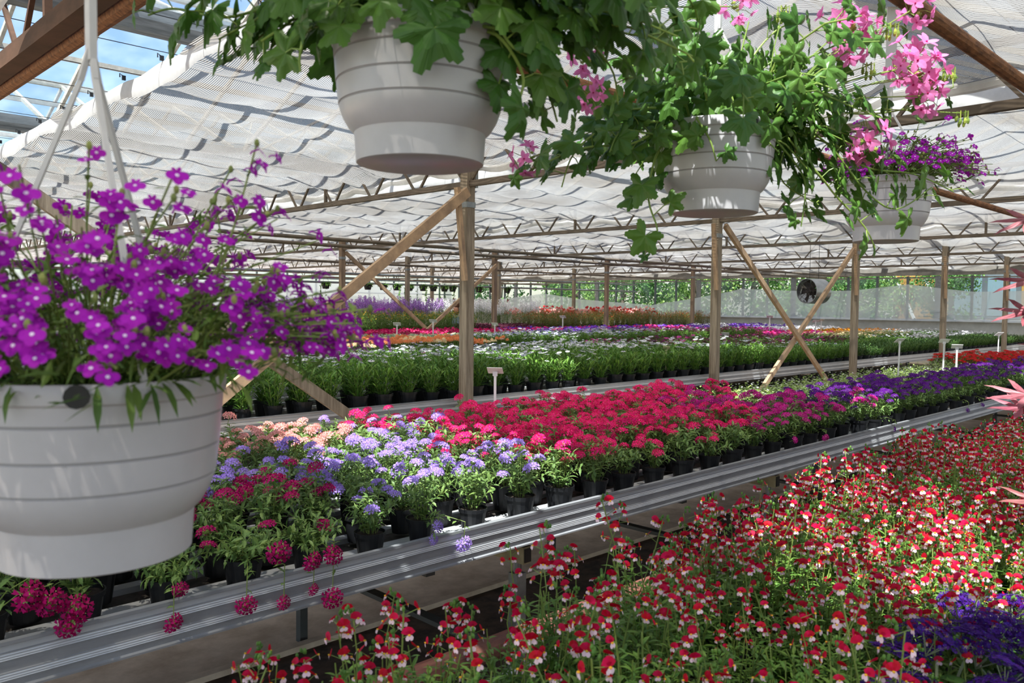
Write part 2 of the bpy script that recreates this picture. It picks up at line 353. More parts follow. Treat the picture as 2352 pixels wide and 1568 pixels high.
brace((9.31, y, 2.68), (13.05, y, .03), 'diagonal brace falling away from the second post', WOODL)
brace((13.38, y + .045, 2.64), (9.75, y + .045, .02), 'diagonal brace rising to the third post', WOODL)
brace((9.27, PY2 - .07, 2.66), (12.7, PY2 - .07, .08), 'diagonal brace falling from the first middle-row post', WOODL)
brace((13.42, PY2 - .13, 2.58), (9.9, PY2 - .13, .03), 'diagonal brace rising to the second middle-row post', WOODL)
# pipes
for y, x0, lab in ((1.05, -6, 'rusty hanging pipe that carries the white baskets'), (2.5, -6, 'second rusty hanging pipe, beyond the white baskets')):
    m = MB(); m.tube([(x0, y, 2.655), (WX - .2, y, 2.655)], .029, 12); o = m.obj('hanging_pipe', RUST); tag(o, lab, 'pipe', 'pipes hung under the trusses')
for n, (y, z) in enumerate(((11.2, 2.64), (11.9, 2.6), (17.2, 2.63), (19.5, 2.46), (19.5, 2.2), (23.5, 2.6), (24.2, 2.5))):
    m = MB(); m.tube([(5.2, y, z), (WX - .2, y, z)], .03, 8); o = m.obj('hanging_pipe', GALV if 3 <= n <= 4 else STEEL)
    tag(o, ['thin pipe along the roof over the middle benches', 'thin pipe parallel to the first over the middle benches', 'thin pipe just behind the middle posts', 'upper grey rail carrying the small black baskets', 'lower grey rail below the small black baskets', 'pipe high up near the far end wall', 'lower pipe near the far end wall'][n], 'pipe', 'pipes hung under the trusses')
m = MB(); m.tube([(-4, 2.2, .36), (16, 2.2, .36)], .045, 14); o = m.obj('heating_pipe', mat('red brown pipe', '74483a', .7, col2='55302a', nscale=(9, 40, 40))); tag(o, 'red-brown heating pipe in the aisle between the two near benches', 'pipe')
for k in range(7):
    x = -1 + 2.3 * k; m = MB(); m.bar((x, 2.2, 0), (x, 2.2, .315), .03, .03); m.box((x, 2.2, .3), (.05, .12, .03)); o = m.obj('pipe_stand', GALV); tag(o, 'small steel stand under the red-brown heating pipe', 'stand', 'stands under the heating pipe')

# ---------------------------------------------------------------- benches
RAILP = [(.012, .752, 0), (-.009, .752, 0), (-.009, .742, 0), (0, .738, 1), (0, .722, 0), (-.004, .720, 1), (-.002, .7165, 1), (-.004, .713, 1), (-.002, .7095, 1), (-.004, .706, 1), (-.002, .7025, 1), (-.004, .70, 0), (0, .698, 0), (0, .668, 0), (-.004, .666, 1), (-.002, .6625, 1), (-.004, .659, 1), (-.002, .6555, 1), (-.004, .652, 1), (-.002, .6485, 1), (-.004, .646, 0), (0, .644, 0), (0, .626, 0), (-.008, .622, 0), (-.008, .616, 0), (.012, .616, 0)]
SLAT = mat('pale aluminium slat', 'd3d5d8', .45, .35, noise=.12, nscale=(5, 20, 20))
TRAYM = mat('damp tray mat', '57504a', .9, col2='2f2a26', nscale=(12, 12, 12))
BEAMM = mat('zinc yellowed beam', 'a39a7c', .5, .5, noise=.35, nscale=(9, 9, 9))
DKST = mat('dark steel tube', '55585a', .5, .5, noise=.2)
def bench(name, label, x0, x1, y0, y1, rows, frames, peds=(), dz=0):
    t = thing(name, label, 'bench', (0, 0, dz), 0, 'aluminium growing benches')
    n = len(RAILP)
    for yy, s_ in ((y0, 1), (y1, -1)):
        m = MB(); m.add([(x, yy + a * s_, z) for x in (x0, x1) for a, z, _ in RAILP], [(j, j + 1, n + j + 1, n + j) for j in range(n - 1)])
        m.m = [RAILP[j][2] for j in range(n - 1)]
        m.add([(x0, yy + .012 * s_, .752), (x1, yy + .012 * s_, .752), (x1, yy + .012 * s_, .616), (x0, yy + .012 * s_, .616)], [(0, 1, 2, 3)], 0)
        m.obj('front_rail' if s_ > 0 else 'back_rail', [ALU, ALUR], t)
    m = MB(); m.box(((x0 + x1) / 2, (y0 + y1) / 2, .655), (x1 - x0, y1 - y0 - .03, .02)); m.obj('tray_floor', TRAYM, t)
    m = MB()
    for yy in rows: m.box(((x0 + x1) / 2, yy, .675), (x1 - x0, .05, .022))
    m.obj('tray_slat', SLAT, t)
    for x in frames:
        m = MB(); m.bar((x, y0 + .08, .59), (x, y1 - .08, .59), .045, .05); m.obj('cross_beam', DKST, t)
        for yy in (y1 - .65, y0 + .35):
            if yy == y1 - .65 or not peds: m = MB(); m.bar((x, yy, -dz), (x, yy, .57), .04, .04); m.obj('leg', DKST, t)
        if peds: m = MB(); m.bar((x + .1, 1.3, .33), (x + .1, y1 - .3, .33), .05, .02); m.obj('stay_bar', DKST, t)
    for x in peds:
        m = MB(); m.bar((x, y0 + .02, .56), (x, y1 - .3, .56), .05, .075); m.bar((x, y0 + .015, .56), (x, y0 + .03, .56), .038, .06, 1); m.obj('support_arm', [BEAMM, BLACK], t)
        m = MB(); m.bar((x, y0 + .08, 0), (x, y0 + .08, .47), .055, .055); m.tube([(x, y0 + .08, .46), (x, y0 + .08, .53)], .018, 8); m.obj('leg', GALV, t)
    return t
B1Y0, B1Y1 = 2.44, 4.16
bench('growing_bench', 'ribbed aluminium bench carrying the verbenas, running from below the purple basket', -1.2, 17, B1Y0, B1Y1, [2.5, 2.66, 2.86, 3.06, 3.26, 3.46, 3.66, 3.86, 4.06], [.1, 2.04, 3.83, 5.7, 7.55, 9.5, 11.4, 13.3, 15.2], [.3, 2.53, 4.77, 7.0, 9.25, 11.5, 13.7])
B2Y0 = 5.79; BZ = [.02, .06, .12, .16, .19, .21, .23]
for k in range(5):
    a = B2Y0 + 1.7 * k
    bench('growing_bench', ['aluminium bench just behind the front row of posts', 'aluminium bench second behind the front posts', 'aluminium bench third behind the front posts', 'aluminium bench fourth behind the front posts', 'aluminium bench fifth behind the front posts, by the middle posts'][k], .6, WX - .5, a, a + 1.66, [a + .08, a + .4, a + .8, a + 1.2, a + 1.58], [1 + 3 * j for j in range(8)], (), BZ[k])
bench('growing_bench', 'aluminium bench beyond the middle row of posts', 4, WX - .5, 15.0, 16.6, [15.1, 15.8, 16.5], [5 + 4 * j for j in range(6)], (), BZ[5])
bench('growing_bench', 'aluminium bench farthest back, under the tall lilac flowers', 4, WX - .5, 17.2, 18.9, [17.3, 18, 18.8], [5 + 4 * j for j in range(6)], (), BZ[6])
B0Y1 = 1.40
bench('growing_bench', 'aluminium bench under the red and white nemesias, closest to the camera', .75, 12, -.25, B0Y1, [-.1, .1, .3, .5, .7, .9, 1.1, 1.28], [1.4, 3.4, 5.4, 7.4, 9.4])
# ---------------------------------------------------------------- plant pieces
LANCE = [(0, .12), (.3, .85), (.62, .8), (1, 0)]
GRASSY = [(0, .3), (.35, .8), (.7, .9), (1, 0)]
TOOTH = [(0, .15), (.22, .55), (.32, .42), (.45, .95), (.52, .62), (.68, .75), (.75, .45), (1, 0)]
OVAL = [(0, .2), (.25, .85), (.55, 1), (.82, .65), (1, 0)]
def leaf(mb, p, d, n, L, W, prof, mi=0, droop=.25, fold=.3):
    d, s_, n = frame(d, n); vs_ = []; ix = []
    for t, w_ in prof:
        c = p + d * (t * L) - n * (droop * L * t * t); i = len(vs_); vs_.append(c)
        if w_ > 0:
            o = s_ * (w_ * W / 2); q = n * (fold * w_ * W / 2)
            vs_ += [c + o + q, c - o + q]; ix.append((i, i + 1, i + 2))
        else: ix.append((i, i, i))
    fs = []
    for a, b in zip(ix, ix[1:]):
        if b[1] == b[0]: fs += [(a[0], a[1], b[0]), (a[2], a[0], b[0])]
        else: fs += [(a[0], a[1], b[1], b[0]), (a[2], a[0], b[0], b[2])]
    mb.add(vs_, fs, mi)
def palm(mb, p, d, n, L, mi=0, cup=.16, lobes=5, deep=.56, teeth=True):
    d, s_, n = frame(d, n); out = []
    sp = 124 if lobes == 5 else 140
    for k in range(lobes):
        a0 = -sp + 2 * sp * k / (lobes - 1); lr = 1 - .22 * abs(k - (lobes - 1) / 2) / ((lobes - 1) / 2); hw = sp / (lobes - 1)
        seq = [(-.95, deep + .06), (-.62, .70), (-.5, .86), (-.30, .87), (-.2, 1), (0, 1.0), (.2, 1), (.30, .87), (.5, .86), (.62, .70)] if teeth else [(-.95, deep), (-.5, .55), (-.2, .85), (0, 1.1), (.2, .85), (.5, .55)]
        for f, r_ in seq:
            a = radians(a0 + f * hw); out.append((a, r_ * lr))
    out.append((radians(sp + hw * .8), deep * .75))
    nv = len(out); off = .28; vs_ = [p]
    for fr in (.5, 1):
        for a, r_ in out:
            rr = L * .62 * r_ * fr; x = rr * cos(a); y = rr * sin(a)
            rib = abs(sin((a + radians(sp)) * pi / (2 * radians(sp) / (lobes - 1) * 2) * 2 / 1)) if False else 0
            z = -cup * L * (fr * r_) ** 2 * (1.0 if fr == 1 else .5) + .05 * L * cos(a * (lobes - 1) * pi / radians(sp)) * fr
            vs_.append(p + d * x + s_ * y + n * z)
    fs = [(0, 1 + i, 2 + i) for i in range(nv - 1)] + [(1 + i, 1 + nv + i, 2 + nv + i, 2 + i) for i in range(nv - 1)]
    mb.add(vs_, fs, mi)
def curve(p, q, sag, n=6):
    p, q = Vector(p), Vector(q); return [p.lerp(q, i / n) + V(0, 0, sag * 4 * (i / n) * (1 - i / n)) for i in range(n + 1)]
def petal5(mb, c, nrm, r, mi, k=5, notch=.82, rot=0, cupv=.15, wid=.62, a_list=None):
    nrm, x, y = frame(nrm, V(.31, .2, .93) if abs(nrm.normalized().z) < .9 else V(1, .1, 0))
    for j in range(k):
        a = rot + 2 * pi * j / k if a_list is None else a_list[j]
        u = x * cos(a) + y * sin(a); v = -x * sin(a) + y * cos(a); h = nrm * (cupv * r)
        mb.add([c + u * (.12 * r), c + u * (.55 * r) + v * (wid * .36 * r) + h * .5, c + u * (.95 * r) + v * (wid * .42 * r) + h, c + u * (notch * r) + h, c + u * (.95 * r) - v * (wid * .42 * r) + h, c + u * (.55 * r) - v * (wid * .36 * r) + h * .5], [(0, 1, 2, 3, 4, 5)], mi)
def verb_head(seed, nf=15, rad=.026, fr=.0145):
    rnd = random.Random(seed); mb = MB()
    for i in range(nf):
        a = i * 2.4; ph = (i + .5) / nf; th = math.acos(1 - ph * .95)
        nr = V(sin(th) * cos(a), sin(th) * sin(a), cos(th) * .9 + .15).normalized()
        c = V(nr.x * rad, nr.y * rad, nr.z * rad * .5)
        petal5(mb, c, (nr + V(rnd.uniform(-.2, .2), rnd.uniform(-.2, .2), .1)).normalized(), fr * rnd.uniform(.85, 1.15), 0, rot=rnd.random() * 6)
        mb.ball(c + nr * .001, .0013, 1, 4, 3)
    mb.tube([(0, 0, -.045), (0, 0, .008)], .0014, 4, 2); mb.ball((0, 0, .002), .012, 2, 6, 4, (1, 1, .6))
    return mb
def pot_mesh():
    mb = MB(); mb.lathe([(.0, .0), (.046, 0), (.060, .094), (.064, .094), (.066, .110), (.062, .110), (.060, .098)], 20, 0); mb.lathe([(.060, .098), (.03, .104), (0, .102)], 20, 1); return mb.mesh('pot', [POTB, SOIL])
POT = pot_mesh()
LV = leafm('verbena leaf', '6f8c4a'); LG = leafm('osteospermum leaf', '618a36'); LN = leafm('nemesia leaf', '688f3c'); LD = leafm('dark leaf', '44672f')
STV = STEM
def verb_fol(seed, ns=15, hh=(.07, .17), spread=.10):
    rnd = random.Random(seed); u = rnd.uniform; mb = MB(); tips = []
    for i in range(ns):
        a = i * 2.4 + u(-.3, .3); r = spread * sqrt((i + .6) / ns) * u(.8, 1.25); h = u(*hh) * (1.12 - .45 * (i / ns))
        b = V(.03 * cos(a) * u(.2, 1), .03 * sin(a) * u(.2, 1), .1); t_ = V(r * cos(a), r * sin(a), .1 + h)
        pts = [b.lerp(t_, k / 4) + V(0, 0, h * .25 * sin(pi * k / 4)) for k in range(5)]
        mb.tube(pts, .0013, 4, 1, False); tips.append(t_)
        for k in range(7):
            f = .12 + .86 * k / 6; j = min(int(f * 4), 3); p = pts[j].lerp(pts[j + 1], f * 4 - j); dr = (pts[j + 1] - pts[j]).normalized()
            side = dr.cross(V(cos(a + k * 1.6), sin(a + k * 1.6), .2)).normalized()
            for s_ in (-1, 1):
                d = side * s_ + dr * .45 + V(u(-.35, .35), u(-.35, .35), u(-.1, .4)); leaf(mb, p, d, V(u(-.4, .4), u(-.4, .4), 1), u(.028, .044), u(.013, .019), TOOTH, 0, u(.05, .5))
    return mb.mesh('foliage', [LV, STV]), tips
VFOL = [verb_fol(i) for i in range(4)]
VFLOW = [verb_fol(10 + i, 18, (.1, .19), .11) for i in range(3)]
VLOW = [verb_fol(20 + i, 22, (.03, .10), .14) for i in range(2)]
EYE_Y = petal('pale flower eye', 'd9d08a'); EYE_W = petal('white flower eye', 'f4eef4')
def heads(col, name, eye=EYE_Y):
    pm = petal(name, col); return [verb_head(k, 14 + 2 * k, .025 + .002 * k).mesh('flower_head', [pm, eye, STV]) for k in range(3)]
HK = {'lilac_verbena': heads('b597ea', 'lilac petals', EYE_W), 'magenta_verbena': heads('ae0d62', 'deep magenta petals'), 'salmon_verbena': heads('eda8a2', 'salmon petals'), 'pink_verbena': heads('f2297c', 'hot pink petals'), 'purple_verbena': heads('66188f', 'violet petals'), 'cerise_verbena': heads('cc2493', 'cerise petals'), 'red_verbena': heads('c81424', 'scarlet petals')}
CN = {'lilac_verbena': 'lilac', 'magenta_verbena': 'dark magenta', 'salmon_verbena': 'salmon', 'pink_verbena': 'hot pink', 'purple_verbena': 'deep purple', 'cerise_verbena': 'cerise', 'red_verbena': 'scarlet', 'white_bacopa': 'white-flowered bacopa'}
def bacopa(seed):
    mb = MB(); rnd = random.Random(seed); u = rnd.uniform; fl = MB()
    for i in range(150):
        a = u(0, 6.28); r = .13 * sqrt(rnd.random()); z = .1 + .13 * (1 - (r / .14) ** 2) * u(.3, 1.1)
        leaf(mb, V(r * cos(a), r * sin(a), z), V(cos(a) + u(-.6, .6), sin(a) + u(-.6, .6), u(-.2, .6)), V(u(-.4, .4), u(-.4, .4), 1), u(.018, .03), u(.013, .02), OVAL)
        if i % 5 == 0: petal5(fl, V(r * cos(a), r * sin(a), z + .02), V(u(-.5, .5), u(-.5, .5), 1), .010, 0)
    return mb.mesh('foliage', [leafm('bacopa leaf %d' % seed, '94ab5c')]), fl.mesh('flowers', [petal('bacopa petals %d' % seed, 'f2f2ea')])
BAC = [bacopa(i) for i in range(2)]
# ------------------------------------------------------- near bench: verbenas
def kind1(x, y):
    if y < 2.98 and x < 1.72 + U(-.1, .1): return 'magenta_verbena'
    if y > 3.38 and x < 2.42 + U(-.12, .12): return 'salmon_verbena'
    if x < 2.72 + U(-.2, .15): return 'lilac_verbena'
    if y < 3.15 or (y < 3.4 and x < 5.5):
        if x < 4.85 + U(-.4, .3): return 'pink_verbena'
        if x < 5.95 + U(-.4, .4): return 'cerise_verbena'
        return 'purple_verbena'
    if x < 5.6 + U(-.3, .3): return 'pink_verbena'
    if x < 12.3 + U(-.4, .4): return 'white_bacopa'
    return 'red_verbena'
NH = {'lilac_verbena': (3, 6), 'magenta_verbena': (4, 7), 'salmon_verbena': (5, 8), 'pink_verbena': (8, 12), 'purple_verbena': (5, 8), 'cerise_verbena': (7, 11), 'red_verbena': (9, 12)}
cnt = {}; spots = []
for r_ in range(8):
    y = 2.56 + .2 * r_; x = .0 + .1 * (r_ % 2) + U(-.03, .03)
    while x < 15.5 - .2 * r_:
        if y > .36 * x - 2.5: spots.append((x, y + U(-.015, .015), r_))
        x += .2 + U(-.012, .012) + (.06 if r_ == 0 else 0) + (.12 if x > 8 else 0)
merged = {}
def merged_heads(k, var):
    if (k, var) not in merged:
        mb = MB(); fol, tips = VFLOW[var]
        for j, t_ in enumerate(tips[:NH[k][1]]):
            src = HK[k][j % 3]; o = [t_ + Vector(v.co) + V(0, 0, .018) for v in src.vertices]
            mb.add(o, []); off = len(mb.v) - len(o)
            for p_ in src.polygons: mb.f.append(tuple(i + off for i in p_.vertices)); mb.m.append(p_.material_index)
        merged[(k, var)] = mb.mesh('flowers', list(HK[k][0].materials))
    return merged[(k, var)]
for x, y, r_ in spots:
    k = kind1(x, y)
    if r_ == 0 and 3.05 < x < 3.35: k = 'pink_verbena'
    c_ = cnt.get((k, r_), 0); cnt[(k, r_)] = c_ + 1
    nm = CN[k] + ('' if k == 'white_bacopa' else ' verbena')
    if r_ == 0: lab = '%s in a black pot, %s of its colour along the front rail' % (nm, ordn(c_)); g = None
    elif r_ < 3 and x < 6: lab = '%s, %s of its colour in the %s row behind the rail' % (nm, ordn(c_), ORD[r_]); g = None
    elif x < 6: lab = '%s packed among its own colour, %s row back on the near bench' % (nm, ORD[r_]); g = '%s %d' % (nm, r_)
    else: lab = '%s toward the far end of the near bench, %s row back from rail' % (nm, ORD[r_]); g = 'far %s %d' % (nm, r_)
    t = thing(k, lab, 'potted plant', (x, y, .688), U(0, 6.28), g or nm + ' plants', U(.92, 1.1))
    link('pot', POT, t)
    if k == 'white_bacopa':
        f, fl = random.choice(BAC); link('foliage', f, t); link('flowers', fl, t); continue
    bare = (r_ == 0 and k in ('magenta_verbena', 'lilac_verbena', 'pink_verbena') and R() < .6)
    if x > 6.3:
        v_ = random.randrange(3); link('foliage', VFLOW[v_][0], t); link('flowers', merged_heads(k, v_), t); continue
    fol, tips = random.choice(VLOW if bare and k == 'magenta_verbena' else VFOL if bare else VFLOW)
    link('foliage', fol, t)
    n = random.randint(*NH[k]); n = random.randint(0, 3) if bare else n
    for j, tp in enumerate(random.sample(tips, min(n, len(tips)))):
        link('flower_head', random.choice(HK[k]), t, tp + V(0, 0, U(.008, .045)), (U(-.45, .45), U(-.45, .45), U(0, 6)), U(.85, 1.25))
# heads that hang over the rail on their own stems, part of the front-row plants
fr_ = [o for o in C.objects if o.parent is None and o.get('category') == 'potted plant' and o.location.y < 2.6]
def overhang(px, py, kinds, sc):
    d0 = at(px, py, 1) - EYE; yy = B1Y0 - .035; p = EYE + d0 * (yy / d0.y)
    o = min((q for q in fr_ if q.name.split('.')[0] in kinds), key=lambda q: abs(q.location.x - p.x + .04))
    Mi = (Matrix.Translation(o.location) @ Matrix.Rotation(o.rotation_euler.z, 4, 'Z') @ Matrix.Scale(o.scale.x, 4)).inverted()
    a = Mi @ V(o.location.x, o.location.y - .03, .79); b = Mi @ V(p.x, B1Y0 - .03, max(.79, p.z + .05)); c = Mi @ V(p.x, yy + .012, p.z)
    mb = MB(); mb.tube([a, a.lerp(b, .5) + V(0, 0, .02), b, c], .0016, 5)
    rnd = random.Random(px)
    for q in range(9):
        f = q / 9; pp = a.lerp(b, f * 1.4) if f < .7 else b.lerp(c, (f - .7) / .3 * .8); leaf(mb, pp, rv() + V(0, 0, .2), rv(.4) + V(0, 0, 1), .03, .015, TOOTH, 1)
    mb.obj('trailing_stem', [STV, LV], o)
    dn = (Mi.to_3x3() @ V(rnd.uniform(-.5, .5), -1, rnd.uniform(-.3, .5)))
    link('flower_head', HK[o.name.split('.')[0]][0], o, c, dn.to_track_quat('Z', 'Y').to_euler(), sc)
for px, py, k, sc in ((570, 1392, 'm', 1.1), (402, 1432, 'm', 1.1), (656, 1385, 'm', .8), (724, 1355, 'm', .75), (768, 1375, 'm', 1.3), (770, 1275, 'm', 1.2), (722, 1290, 'm', 1.2), (645, 1270, 'm', 1.3), (180, 1400, 'm', 1.3), (160, 1440, 'm', 1.1), (70, 1370, 'm', 1.4), (120, 1385, 'm', 1.3), (418, 1355, 'm', .9), (1070, 1250, 'l', 1.2), (1010, 1210, 'l', .9), (1000, 1240, 'l', .8), (1830, 1010, 'c', .9), (1900, 1005, 'c', .9), (2057, 985, 'p', .8), (2226, 942, 'p', .8), (2260, 930, 'p', .7)):
    overhang(px, py, {'m': ('magenta_verbena',), 'l': ('lilac_verbena',), 'c': ('cerise_verbena',), 'p': ('purple_verbena',)}[k], sc)

# ------------------------------------------------------- nemesias on the closest bench
NRED = petal('nemesia red', 'c60b3c'); NWH = petal('nemesia blush lip', 'f9dcea'); NYE = petal('nemesia yellow throat', 'f2c63c')
def nem_flower(mb, c, d, s_):
    d = d.normalized(); x = d.cross(V(0, 0, 1)).normalized(); y = x.cross(d)
    def P(a, b, e=0): return c + (x * a + y * b + d * e) * s_
    for a0 in (-.95, -.33, .33, .95):
        u = (sin(a0), cos(a0)); v = (u[1], -u[0])
        mb.add([P(0, 0), P(u[0] * .55 + v[0] * .3, u[1] * .55 + v[1] * .3), P(u[0] * 1.15 + v[0] * .36, u[1] * 1.15 + v[1] * .36, -.1), P(u[0] * 1.17 - v[0] * .36, u[1] * 1.17 - v[1] * .36, -.1), P(u[0] * .55 - v[0] * .3, u[1] * .55 - v[1] * .3)], [(0, 1, 2, 3, 4)], 0)
    for s2 in (-1, 1):
        mb.add([P(0, -.05, .12), P(s2 * .42, -.12, .2), P(s2 * .66, -.42, .1), P(s2 * .55, -.78, -.02), P(s2 * .22, -.86, 0), P(0, -.66, .12)], [(0, 1, 2, 3, 4, 5)], 1)
    mb.ball(P(0, -.08, .16), .24 * s_, 2, 5, 4, (1, 1, .7))
def spray(seed):
    rnd = random.Random(seed); u = rnd.uniform; mb = MB(); h = u(.05, .1)
    mb.tube([(0, 0, -.09), (u(-.01, .01), u(-.01, .01), 0), (u(-.012, .012), u(-.012, .012), h)], .0012, 4, 3)
    n = rnd.randint(5, 8)
    for i in range(n):
        a = i * 2.4 + u(-.3, .3); z = h * (i / n) ** .8; r = u(.014, .024)
        c = V(r * cos(a), r * sin(a), z + .008); mb.tube([(0, 0, z), c], .0007, 3, 3, False); nem_flower(mb, c, V(cos(a), sin(a), u(.15, .7)), u(.0082, .0105))
    for i in range(5): mb.ball((u(-.008, .008), u(-.008, .008), h + u(0, .014)), .0028, 4, 5, 4, (1, 1, 1.5))
    return mb.mesh('flower_spray', [NRED, NWH, NYE, STEM, LN])
SPR = [spray(i) for i in range(6)]
def nem_fol(seed):
    rnd = random.Random(seed); u = rnd.uniform; mb = MB(); tips = []
    for i in range(20):
        a = i * 2.4; r = .085 * sqrt((i + .5) / 20); h = u(.12, .215); b = V(.4 * r * cos(a), .4 * r * sin(a), .1); t_ = V(r * cos(a) + u(-.02, .02), r * sin(a) + u(-.02, .02), .1 + h)
        mb.tube([b, b.lerp(t_, .5) + V(u(-.01, .01), u(-.01, .01), 0), t_], .0014, 4, 1, False); tips.append(t_)
        for k in range(9):
            f = k / 9; p = b.lerp(t_, f); az = a + k * 1.57 + u(-.4, .4)
            for s_ in (0, pi): leaf(mb, p, V(cos(az + s_), sin(az + s_), u(.3, 1.1)), V(-cos(az + s_) * .5, -sin(az + s_) * .5, 1), u(.028, .05) * (1.2 - .6 * f), u(.007, .012), LANCE, 0, u(.1, .6))
    return mb.mesh('foliage', [LN, STEM]), tips
NFOL = [nem_fol(i) for i in range(4)]
ne = 0; ci = 0
for r_ in range(7):
    y = 1.21 - .165 * r_; x = .66 + .08 * (r_ % 2) + r_ * .02
    while x < 7.6:
        if y > .1 * x + .02 - (.25 if x < 2.4 else 0) and not (x < 1.9 and y < .50):
            near = x < 3.2
            if r_ == 0: lab = 'red and white nemesia on the aisle edge of its bench, %s from the end' % ordn(ne); ne += 1; g = 'nemesias along the aisle edge'
            elif near: lab = 'red and white nemesia in the dense block, %s row in from the aisle, nearest stretch' % ORD[r_]; g = 'near nemesias row %d' % r_
            else: lab = 'red and white nemesia in the dense block, %s row in from the aisle, far stretch' % ORD[r_]; g = 'far nemesias row %d' % r_
            t = thing('nemesia', lab, 'potted plant', (x, y + U(-.02, .02), .688), U(0, 6.28), g, U(.9, 1.12))
            link('pot', POT, t); fol, tips = random.choice(NFOL); link('foliage', fol, t)
            if x > 1.3 or R() < .75:
                for tp in random.sample(tips, random.randint(6, 9) if x > 1.7 else random.randint(3, 6)): link('flower_spray', random.choice(SPR), t, tp + V(0, 0, U(.0, .035)), (U(-.25, .25), U(-.25, .25), U(0, 6)), U(.9, 1.2))
        x += .172 + U(-.015, .015)
# heliotropes
HEL = petal('heliotrope violet', '44187e', .3, .3); HELL = leafm('heliotrope leaf', '466b2c', .55, .2); HST = mat('hairy grey stem', '7f8a6a', .8)
def hel_head(seed):
    rnd = random.Random(seed); mb = MB()
    for i in range(95):
        a = rnd.uniform(0, 6.28); r = .05 * sqrt(rnd.random()); z = .012 * cos(r / .05 * 1.5) + rnd.uniform(-.006, .006)
        petal5(mb, V(r * cos(a), r * sin(a), z), V(cos(a) * r * 8, sin(a) * r * 8, 1), rnd.uniform(.0055, .008), 0, rot=a, wid=.9)
    for i in range(5): a = i * 1.26; mb.tube([(0, 0, -.05), (.025 * cos(a), .025 * sin(a), -.012)], .0012, 4, 1)
    return mb.mesh('flower_head', [HEL, HST])
HH = [hel_head(i) for i in range(3)]
for n, (x, y) in enumerate([(1.42, .45), (1.6, .36), (1.66, .52), (1.86, .42), (2.02, .52)]):
    t = thing('heliotrope', 'dark violet heliotrope in front of the nemesias, %s from the near corner' % ORD[n], 'potted plant', (x, y, .688), U(0, 6), 'heliotropes in the corner')
    link('pot', POT, t); mb = MB(); hs = []
    for i in range(9):
        a = i * 2.4; r = .04 + .07 * (i / 9) ** .5; z = U(.24, .33); q = V(r * cos(a), r * sin(a), z - .05); mb.tube(curve((0, 0, .1), q, .02), .0028, 5, 1); hs.append(q)
        for k in range(5):
            f = .3 + .13 * k; p = V(0, 0, .1).lerp(q, f); az = U(0, 6.28); leaf(mb, p, V(cos(az), sin(az), .25), V(U(-.2, .2), U(-.2, .2), 1), U(.05, .075), U(.022, .032), OVAL, 0, .3)
    mb.obj('foliage', [HELL, HST], t)
    for q in hs: link('flower_head', random.choice(HH), t, q + V(0, 0, .05), (U(-.4, .4), U(-.4, .4), U(0, 6)), U(.85, 1.2))
# ---------------------------------------------------------------- middle and far benches
def daisy(mb, c, n, r, mp, mc, k=12):
    n, x, y = frame(n, V(.3, .2, .9) if abs(n.normalized().z) < .9 else V(1, .1, 0)); vs_ = [c]
    for j in range(k):
        a = 2 * pi * j / k; b = 2 * pi * (j + .5) / k
        vs_ += [c + (x * cos(a) + y * sin(a)) * r * .45, c + (x * cos(a + .1) + y * sin(a + .1)) * r * .97, c + (x * cos(b + .08) + y * sin(b + .08)) * r]
    L_ = 3 * k; fs = []
    for j in range(k):
        a = 1 + 3 * j; nx = 1 + 3 * ((j + 1) % k); fs.append((0, a, a + 1, a + 2, nx))
    mb.add(vs_, fs, mp); mb.ball(c + n * .002, r * .22, mc, 6, 3, (1, 1, .6))
def osteo_fol(seed, h=.2, tone=LG, n=70, sp=.1):
    rnd = random.Random(seed); u = rnd.uniform; mb = MB(); tips = []
    for i in range(16):
        a = i * 2.4; r = sp * sqrt((i + .4) / 16); hh = h * u(.75, 1.1); b = V(.3 * r * cos(a), .3 * r * sin(a), .1); t_ = V(r * cos(a), r * sin(a), .1 + hh)
        mb.tube([b, t_], .0017, 3, 1, False); tips.append(t_)
        for k in range(n // 10 + 3):
            f = k / (n // 10 + 3); p = b.lerp(t_, f); az = a + k * 2.4 + u(-.4, .4)
            leaf(mb, p, V(cos(az), sin(az), u(.5, 1.5)), V(-cos(az), -sin(az), .8), u(.05, .085), u(.010, .017), GRASSY, 0, u(0, .45))
    return mb.mesh('foliage', [tone, STEM]), tips
OF = [osteo_fol(i) for i in range(4)]; OFD = [osteo_fol(30 + i, .17, LD, 60, .11) for i in range(2)]
EYED = petal('dark daisy eye', '3a3470')
DCOL = {'white_daisy': petal('white daisy petals', 'f3f0f8'), 'wine_daisy': petal('wine daisy petals', '6b1448'), 'orange_daisy': petal('orange daisy petals', 'f09a1c'), 'lavender_daisy': petal('lavender daisy petals', 'cfcdf0'), 'beige_daisy': petal('beige daisy petals', 'e8cfa0')}
def dflow(k, tips, n, seed, rr=.026):
    rnd = random.Random(seed); u = rnd.uniform; mb = MB()
    for t_ in rnd.sample(tips, min(n, len(tips))):
        p = t_ + V(u(-.02, .02), u(-.02, .02), u(.02, .07)); mb.tube([t_ - V(0, 0, .06), p], .0012, 3, 2, False); daisy(mb, p, V(u(-.45, .45), u(-.45, .45), 1), u(rr * .8, rr * 1.15), 0, 1)
    return mb.mesh('flowers', [DCOL[k], EYED, STEM])
few = [dflow('white_daisy', OF[i][1], 3, i) for i in range(4)]; many = [dflow('white_daisy', OF[i][1], 9, 9 + i) for i in range(4)]
wine = [dflow('wine_daisy', OF[i][1], 12, 19 + i) for i in range(4)]; lav = [dflow('lavender_daisy', OF[i][1], 8, 29 + i) for i in range(4)]
dwh = [dflow('white_daisy', OFD[i][1], 14, 39 + i) for i in range(2)]
ctr = {}
